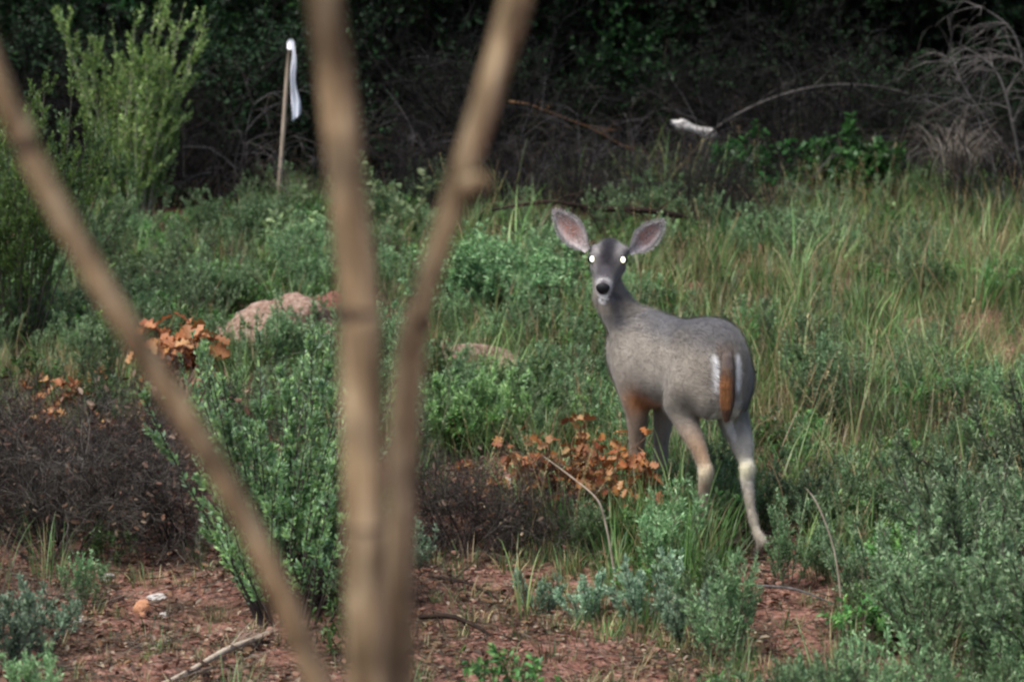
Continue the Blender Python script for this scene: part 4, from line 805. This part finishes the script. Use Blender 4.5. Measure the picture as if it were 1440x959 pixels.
    # legs
    for s, xo, hoofx in ((1, .49, .495), (-1, .51, .56)):
        y_ = .060 * s
        chain([(xo + .03, y_ * 1.35, .66, .075), (xo - .005, y_ * 1.3, .55, .062), (xo - .01, y_ * 1.1, .47, .046), (xo, y_, .39, .036), (xo + .004, y_, .33, .029), (xo + .006, y_, .29, .030), (xo, y_, .25, .022), (hoofx - .01, y_, .12, .0165), (hoofx - .012, y_, .085, .021), (hoofx + .008, y_, .05, .016)])
    hind = {}
    for s, k1, k2, hk, md, hf in ((1, .075, .02, -.085, -.075, -.06), (-1, .055, .0, -.085, -.125, -.19)):
        y_ = .090 * s
        chain([(.02, y_ * 1.05, .66, .085), (k1 + .015, y_ * 1.12, .575, .068), (k2 + .015, y_ * 1.06, .50, .045 if s > 0 else .060), ((k2 + hk) / 2 - .01, y_ * 1.02, .42, .030 if s > 0 else .043), (hk + .005, y_, .365, .027), (hk - .012, y_, .335, .030), (hk - .005, y_, .30, .026), ((hk + md) / 2, y_, .25, .022), (md, y_, .18, .0185), ((md + hf) / 2 - .005, y_, .11, .0165), (hf - .02, y_, .075, .021), (hf - .002, y_, .045, .016)])
        ball((hk - .030, y_, .345), (.014, .016, .026))
        hind[s] = (hf, y_)
    # tail root, sternum
    tmp = m.build('body', M_TWIG); 
    md = tmp.modifiers.new('r', 'REMESH'); md.mode = 'VOXEL'; md.voxel_size = .0062; md.use_smooth_shade = True
    sm = tmp.modifiers.new('s', 'SMOOTH'); sm.factor = .5; sm.iterations = 12
    dg = bpy.context.evaluated_depsgraph_get(); me = bpy.data.meshes.new_from_object(tmp.evaluated_get(dg)); bpy.data.objects.remove(tmp)
    n = len(me.vertices); V = np.empty(n * 3, np.float32); me.vertices.foreach_get('co', V); V = V.reshape(-1, 3).astype(float); Nn = np.empty(n * 3, np.float32); me.vertices.foreach_get('normal', Nn); Nn = Nn.reshape(-1, 3).astype(float)
    ed = np.empty(len(me.edges) * 2, np.int32); me.edges.foreach_get('vertices', ed); ed = ed.reshape(-1, 2)
    dgr = np.bincount(ed.ravel(), minlength=n).astype(float)[:, None]
    wt = (np.clip((V[:, 2] - .47) / .12, 0, 1) * np.clip((.66 - V[:, 0]) / .1, 0, 1) * .6)[:, None]
    for _ in range(110):
        a_ = np.stack([np.bincount(ed[:, 0], V[ed[:, 1], c_], n) + np.bincount(ed[:, 1], V[ed[:, 0], c_], n) for c_ in range(3)], -1) / dgr
        V = V + wt * (a_ - V)
    V = V + Nn * wt * .008
    me.vertices.foreach_set('co', V.astype(np.float32).ravel()); me.update(); Nn = np.empty(n * 3, np.float32); me.vertices.foreach_get('normal', Nn); Nn = Nn.reshape(-1, 3).astype(float)
    X, Y_, Z = V.T
    # coat colours, with some shading painted in
    def sm_(a, b, x_): t = np.clip((x_ - a) / (b - a), 0, 1); return t * t * (3 - 2 * t)
    def mix(c, col, k): return c * (1 - k[:, None]) + np.array(col)[None] * k[:, None]
    def coat(V, Nn):
        X, Y_, Z = V.T; nz = np.array([mnoise.noise(Vector(v * 9)) for v in V]); nf = np.array([mnoise.noise(Vector(v * (np.array([14, 55, 38]) if v[2] > .55 else np.array([55, 55, 12])))) for v in V])
        c = np.tile(np.array([.255, .225, .195]), (len(V), 1))
        body = (Z > .45) & (X < .75)
        c = mix(c, (.125, .12, .125), sm_(.75, .87, Z + nz * .04) * (X < .62))                     # grey back, deepened with painted shading
        c = mix(c, (.12, .118, .122), sm_(.0, .9, -Y_ * 6) * sm_(.5, .6, Z) * (X < .3) * .7)  # right side of the rump darkened, shade painted into the coat
        c = mix(c, (.36, .315, .265), sm_(.0, .7, Y_ * 6) * (1 - sm_(.74, .82, Z)) * sm_(.5, .56, Z) * .7)  # left flank lightened, painted shading for contrast
        c = mix(c, (.23, .155, .105), (1 - sm_(.50, .62, Z)) * sm_(.38, .5, X) * .8)                  # brown forelegs
        arm = np.exp(-(((X - .40) / .06) ** 2 + ((Z - .525) / .06) ** 2)) * (Y_ > 0); c = mix(c, (.40, .18, .075), np.clip(arm * 1.3, 0, .95))
        c = mix(c, (.17, .14, .115), (1 - sm_(.47, .50, Z)) * sm_(.12, .2, X) * (1 - sm_(.40, .46, X)))
        leg = 1 - sm_(.40, .56, Z)
        hl = leg * (X < .2)
        c = mix(c, (.34, .215, .13), hl * (Y_ > 0) * .85); c = mix(c, (.42, .39, .35), hl * (Y_ < 0) * .9)
        c = mix(c, (.40, .37, .34), leg * (X > .3) * (Y_ < 0) * .6)
        hk = np.exp(-(((X + .10) / .045) ** 2 + ((Z - .335) / .032) ** 2)); c = mix(c, (.80, .74, .55), np.clip(hk * 1.5, 0, .97) * np.where(Y_ < 0, 1, .45))
        low = (1 - sm_(.24, .31, Z)) * (X < .2); c = mix(c, (.36, .31, .25), low * .8)
        # rump patch: white either side of the tail and down the inner thighs
        rear = sm_(.25, .7, -Nn[:, 0]) * (X < .05)
        band = np.exp(-((Y_ - np.where(Y_ > .015, .060, -.038)) / .0115) ** 2) * sm_(.62, .68, Z) * (1 - sm_(.76, .79, Z)); c = mix(c, (.82, .80, .80), np.clip(band * rear * 1.6, 0, 1))
        inn = (np.abs(Y_) < .06) * sm_(.0, .3, -Nn[:, 0]) * (X < .06) * sm_(.42, .48, Z) * (1 - sm_(.58, .64, Z)); c = mix(c, (.66, .63, .60), inn * .9)
        c = mix(c, (.15, .11, .09), rear * (np.abs(Y_ - .012) < .036) * sm_(.66, .72, Z) * (1 - sm_(.80, .84, Z)) * .8)
        th = np.exp(-(((Z - .565) / .03) ** 2)) * rear * (np.abs(Y_) > .07) * (Y_ < 0); c = mix(c, (.10, .09, .085), th * .7)
        # head and neck
        q = V - E; a = q @ Fh / HS; b = q @ Lh / HS; d = q @ Uh / HS; hd = (a > -.10) & (Z > .90) & ((d > -.075) | (a > .04)) & (np.abs(b) < .09)
        H_ = hd.astype(float)
        neck = sm_(.80, .88, Z) * (X > .5) * (1 - H_); c = mix(c, (.185, .160, .138), neck); c = mix(c, (.12, .11, .11), neck * sm_(.0, .7, -(Nn @ nrm(w2l([-.7, -.5, 0])))) * .8)  # neck side turned away to the right gets a painted shadow
        c = mix(c, (.14, .128, .13), H_)
        c = mix(c, (.014, .012, .017), H_ * np.exp(-(b / .032) ** 4) * sm_(.0, .02, d + .05) * (1 - sm_(.09, .12, a)))         # dark forehead
        c = mix(c, (.27, .25, .25), H_ * np.exp(-(((np.abs(b) - .043) / .016) ** 2 + ((d - .030) / .012) ** 2)) * .9)   # brow
        c = mix(c, (.07, .06, .065), H_ * np.exp(-(((np.abs(b) - .028) / .012) ** 2)) * sm_(.03, .05, a) * (1 - sm_(.08, .1, a)) * .5)
        c = mix(c, (.40, .38, .38), H_ * sm_(.115, .135, a) * .9)
        c = mix(c, (.065, .058, .068), H_ * sm_(.06, .08, a) * (1 - sm_(.125, .135, a)) * (1 - sm_(.012, .026, np.abs(b))) * sm_(-.05, -.04, d) * .85)                                           # pale muzzle ring
        c = mix(c, (.78, .77, .76), H_ * (1 - sm_(-.076, -.064, d)) * sm_(.05, .09, a))                         # white chin
        c = mix(c, (.10, .09, .10), H_ * sm_(.135, .15, a) * np.exp(-(b / .016) ** 2) * sm_(-.05, -.035, d))
        gain = np.where(c.mean(-1, keepdims=True) > .42, 1.0, .94)
        return np.clip(c * gain * (1 + nz[:, None] * .22 + nf[:, None] * .24), .005, .9)
    col = coat(V, Nn)
    at_ = me.color_attributes.new('tint', 'FLOAT_COLOR', 'POINT') if 'tint' not in me.color_attributes else me.color_attributes['tint']
    at_.data.foreach_set('color', np.concatenate([col, np.ones((n, 1))], 1).astype(np.float32).ravel())
    mt, t = new_mat('deer_coat'); L = t.links.new; atn = N(t, 'ShaderNodeAttribute', attribute_name='tint'); tc = N(t, 'ShaderNodeTexCoord')
    mp = N(t, 'ShaderNodeMapping'); mp.inputs['Scale'].default_value = (1, 2.5, 2.5); L(tc.outputs['Object'], mp.inputs[0])
    nz = N(t, 'ShaderNodeTexNoise', Scale=70.0, Detail=5.0); L(mp.outputs[0], nz.inputs['Vector']); mr = N(t, 'ShaderNodeMapRange'); mr.inputs[1].default_value = .3; mr.inputs[2].default_value = .7; mr.inputs[3].default_value = .88; mr.inputs[4].default_value = 1.12; L(nz.outputs[0], mr.inputs[0])
    hs = N(t, 'ShaderNodeHueSaturation'); L(atn.outputs['Color'], hs.inputs['Color']); L(mr.outputs[0], hs.inputs['Value'])
    b = N(t, 'ShaderNodeBsdfPrincipled', Roughness=.8); b.inputs['Specular IOR Level'].default_value = .15; b.inputs['Sheen Weight'].default_value = .25; L(hs.outputs[0], b.inputs['Base Color'])
    bp = N(t, 'ShaderNodeBump', Strength=.25, Distance=.003); L(nz.outputs[0], bp.inputs['Height']); L(bp.outputs[0], b.inputs['Normal']); o_ = N(t, 'ShaderNodeOutputMaterial'); L(b.outputs[0], o_.inputs[0])
    me.materials.clear(); me.materials.append(mt); me.polygons.foreach_set('use_smooth', np.ones(len(me.polygons), bool))
    body = bpy.data.objects.new('body', me); C.objects.link(body); body.parent = root
    # fur strands
    q = np.random.default_rng(5); k = 130000; ii = q.integers(0, n, k); p = V[ii] + q.normal(0, .003, (k, 3)) + Nn[ii] * .002; nn = Nn[ii]; cc = col[ii] * (1 + .07 * q.standard_normal((k, 1)))
    flow = np.tile(np.array([[-1.0, 0, -.35]]), (k, 1)); lg = p[:, 2] < .55; flow[lg] = (-.25, 0, -1)
    qq = p - E; hm = (qq @ Fh > -.12) & (p[:, 2] > .93); flow[hm] = -Fh; nk = (p[:, 2] > .85) & (p[:, 0] > .5) & ~hm; flow[nk] = (0, 0, -1)
    tg = flow - nn * np.sum(flow * nn, -1, keepdims=True); dd = nrm(nrm(tg) + nn * .10 + .10 * q.standard_normal((k, 3)))
    ln = np.where(hm, .008, np.where(lg, .011, .022)) * q.uniform(.6, 1.3, k)
    fm = MB(); fm.leaves(p, dd, nn, ln, .0012, np.clip(cc, .005, .9), fold=0)
    fo = fm.build('fur', mt, root); fo['kind'] = 'stuff'
    # ears
    def ear(bpx, bpy_, tpx, tpy, Wd, name_seed, turn):
        bw = P(bpx, bpy_, depth + .045) - O; tw = P(tpx, tpy, depth + .055) - O; dirv = tw - bw; Ln = np.linalg.norm(dirv); dirv = dirv / Ln
        fw = nrm(np.array([turn, -1.0, -.1])); side = nrm(np.cross(dirv, fw)); fw = np.cross(side, dirv)
        nu, nv = 22, 15; mm = MB(); q = np.random.default_rng(name_seed); us = np.linspace(0, 1, nu); vs_ = np.linspace(-1, 1, nv)
        wv = Wd * .5 * np.interp(us, [0, .08, .2, .4, .6, .78, .9, .97, 1], [.26, .36, .68, 1.0, .96, .72, .44, .20, .04])
        front = []; back = []; cf = []; cb = []
        for i, u in enumerate(us):
            cur = np.interp(u, [0, .15, .4, 1], [1.5, 1.0, .62, .35])
            for v in vs_:
                aa = v * cur; xx = wv[i] * (math.sin(aa) / math.sin(max(cur, .01)) if cur < 1.57 else math.sin(aa)); zz_ = wv[i] * (1 - math.cos(aa)) / max(math.sin(min(cur, 1.57)), .2)
                c0 = bw + dirv * Ln * u + side * xx + fw * (zz_ - .010 * math.sin(u * 3.14))
                front.append(c0); th = .005 * (1 - v * v * .8); back.append(c0 - fw * th - dirv * 0)
                pink = np.array([.42, .19, .14]); pale = np.array([.52, .48, .48]); dark = np.array([.10, .07, .065])
                e = abs(v) ** 1.5; kk = (1 - e) * np.interp(u, [0, .25, .45, .8, 1], [.0, .35, 1, .8, 0]); c = pale * (1 - kk) + pink * kk
                nzv = mnoise.noise(Vector((u * 7 + name_seed, v * 3, 0))); c = c * (1 + .5 * nzv)
                if nzv > .28 and abs(v) < .7: c = dark * .6 + c * .4
                if u > .72: kt = (u - .72) / .28; c = c * (1 - kt * .85) + np.array([.07, .062, .062]) * kt * .85
                if abs(v) > .88: c = np.array([.42, .40, .41]) if u < .6 else np.array([.16, .15, .15])
                cf.append(np.clip(c, .01, .9)); cb.append((.15, .145, .15))
        g_ = np.array([(i * nv + j, i * nv + j + 1, (i + 1) * nv + j + 1, (i + 1) * nv + j) for i in range(nu - 1) for j in range(nv - 1)]); nF = nu * nv
        rim = [(i * nv, (i + 1) * nv, (i + 1) * nv + nF, i * nv + nF) for i in range(nu - 1)] + [(i * nv + nv - 1, i * nv + nv - 1 + nF, (i + 1) * nv + nv - 1 + nF, (i + 1) * nv + nv - 1) for i in range(nu - 1)]
        mm.add(w2l(np.array(front + back)), np.concatenate([g_, g_[:, ::-1] + nF, np.array(rim)]), None, np.array(cf + cb)); eo = mm.build('ear', mt, root, smooth=True)
        hm_ = MB(); Fp = w2l(np.array(front)).reshape(nu, nv, 3); k = 1600; iu = q.integers(2, nu, k); jv = np.where(q.uniform(0, 1, k) < .75, np.where(q.uniform(0, 1, k) < .5, 0, nv - 1), q.integers(1, nv - 1, k)); pp = Fp[iu, jv]; outw = nrm(pp - Fp[iu, nv // 2] + 1e-5); inward = np.where(q.uniform(0, 1, (k, 1)) < .6, -1, .5)
        dd_ = nrm(outw * inward + w2l(dirv)[None] * .8 + .3 * q.standard_normal((k, 3)) + w2l(fw)[None] * .25); hm_.leaves(pp, dd_, np.tile(w2l(fw), (k, 1)), q.uniform(.008, .020, k), .0014, colmix(q, k, (.62, .58, .58), (.48, .44, .44)), fold=0); hm_.build('ear_hair', mt, eo)['kind'] = 'stuff'
        return bw, dirv, fw
    ear(827, 352, 781, 297, .100, 1, -.25); ear(884, 355, 932, 312, .094, 2, .3)
    # eyes
    for s in (1, -1):
        c = H(.012, .053 * s, .002); eb = rock_mesh('eye', M_EYE, 0, 3, 0, 1); o = bpy.data.objects.new('eye', eb); C.objects.link(o); o.parent = root; o.location = c; o.scale = (.0190,) * 3
        for p_ in eb.polygons: p_.use_smooth = True
        vdir = nrm(w2l(np.array([0, 0, CAM_H]) - (O + f * c[0] + l * c[1] + up * c[2]))); sh = rock_mesh('eyeshine_pupil', M_SHINE, 0, 3, 0, 1); po = bpy.data.objects.new('eyeshine_pupil', sh); C.objects.link(po); po.parent = o; po.location = vdir * .62; po.scale = (.52, .64, .60);  # glowing pupil, its eyeshine is emitted
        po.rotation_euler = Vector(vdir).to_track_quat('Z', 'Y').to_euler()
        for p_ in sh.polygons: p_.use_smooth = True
    # nose pad
    bm = bmesh.new(); bmesh.ops.create_icosphere(bm, subdivisions=3, radius=1)
    for v in bm.verts:
        x_, y_, z_ = v.co; wx = .022 * (1 + .38 * z_) * (1 + .12 * abs(z_ * x_)); q3 = H(.166 + .014 * y_, wx * x_, -.046 + .021 * z_ - .004 * abs(x_)); v.co = Vector(q3)
    me2 = bpy.data.meshes.new('nose'); bm.to_mesh(me2); bm.free(); me2.materials.append(M_NOSE)
    for p_ in me2.polygons: p_.use_smooth = True
    o = bpy.data.objects.new('nose', me2); C.objects.link(o); o.parent = root
    # tail: broad rust brush with dark tip
    tm = MB(); pts = np.array([(-.092, .006, .80), (-.112, .013, .775), (-.124, .018, .73), (-.129, .020, .68), (-.129, .020, .63), (-.127, .020, .585), (-.125, .020, .555)]); rw = [.016, .020, .025, .028, .027, .018, .004]
    s = np.linspace(0, 6, 31); Q = np.stack([np.interp(s, np.arange(7), pts[:, i]) for i in range(3)], -1); W_ = np.interp(s, np.arange(7), rw); ph = np.arange(14) * 2 * math.pi / 14
    TV = Q[:, None] + W_[:, None, None] * (np.cos(ph)[None, :, None] * np.array([0, 1, 0]) + .55 * np.sin(ph)[None, :, None] * np.array([-1, 0, 0])); tcol = np.empty((31, 14, 3))
    for i in range(31):
        t_ = i / 30; base_c = np.array([.10, .075, .065]) if t_ < .30 else (np.array([.25, .105, .040]) if t_ < .78 else np.array([.10, .05, .03])); tcol[i] = base_c * (1 + .05 * q.standard_normal())
        if .30 <= t_ < .45: k_ = (t_ - .30) / .15; tcol[i] = tcol[i] * k_ + np.array([.10, .075, .065]) * (1 - k_)
    TV = TV.reshape(-1, 3); tcol = np.clip(tcol.reshape(-1, 3), .01, .9); tq = [(i * 14 + j, (i + 1) * 14 + j, (i + 1) * 14 + (j + 1) % 14, i * 14 + (j + 1) % 14) for i in range(30) for j in range(14)]
    tm.add(TV, tq, None, tcol); kk = 14000; ii = q.integers(0, len(TV), kk); jn = (ii // 14) * 14 + (ii % 14 + 1) % 14; fr = q.uniform(0, 1, (kk, 1)); hp = TV[ii] * (1 - fr) + TV[jn] * fr; cen = Q[ii // 14]; nn2 = nrm(hp - cen + 1e-6); dd2 = nrm(np.array([[0, 0, -1.0]]) + nn2 * .12 + .08 * q.standard_normal((kk, 3)))
    tm.leaves(hp, dd2, nn2, q.uniform(.015, .035, kk), .0014, np.clip(tcol[ii] * (1 + .28 * q.standard_normal((kk, 1))), .01, .9), fold=0); tm.build('tail', mt, root)
    # hooves
    for hx, hy in ((.51, .06), (.575, -.06), (hind[1][0] + .012, hind[1][1]), (hind[-1][0] + .012, hind[-1][1])):
        hmb = MB()
        for sd2 in (1, -1):
            ring0 = np.array([(-.022, 0), (-.016, .011), (.006, .013), (.030, .007), (.040, .001), (.030, -.005), (.006, -.009), (-.016, -.009)]) * [1, sd2]
            b_ = np.concatenate([ring0 * 1.05, np.zeros((8, 1))], 1) + [hx, hy + .0135 * sd2, -.004]; t_ = np.concatenate([ring0 * .62, np.full((8, 1), .045)], 1) + [hx - .008, hy + .009 * sd2, 0]
            hmb.add(np.concatenate([b_, t_]), [(j, (j + 1) % 8, 8 + (j + 1) % 8, 8 + j) for j in range(8)], [(8, 8 + j, 8 + j + 1) for j in range(1, 7)] + [(0, j + 1, j) for j in range(1, 7)])
        hmb.build('hoof', M_HOOF, root)
build_deer()
print('tris', sum(len(m.polygons) for m in bpy.data.meshes))
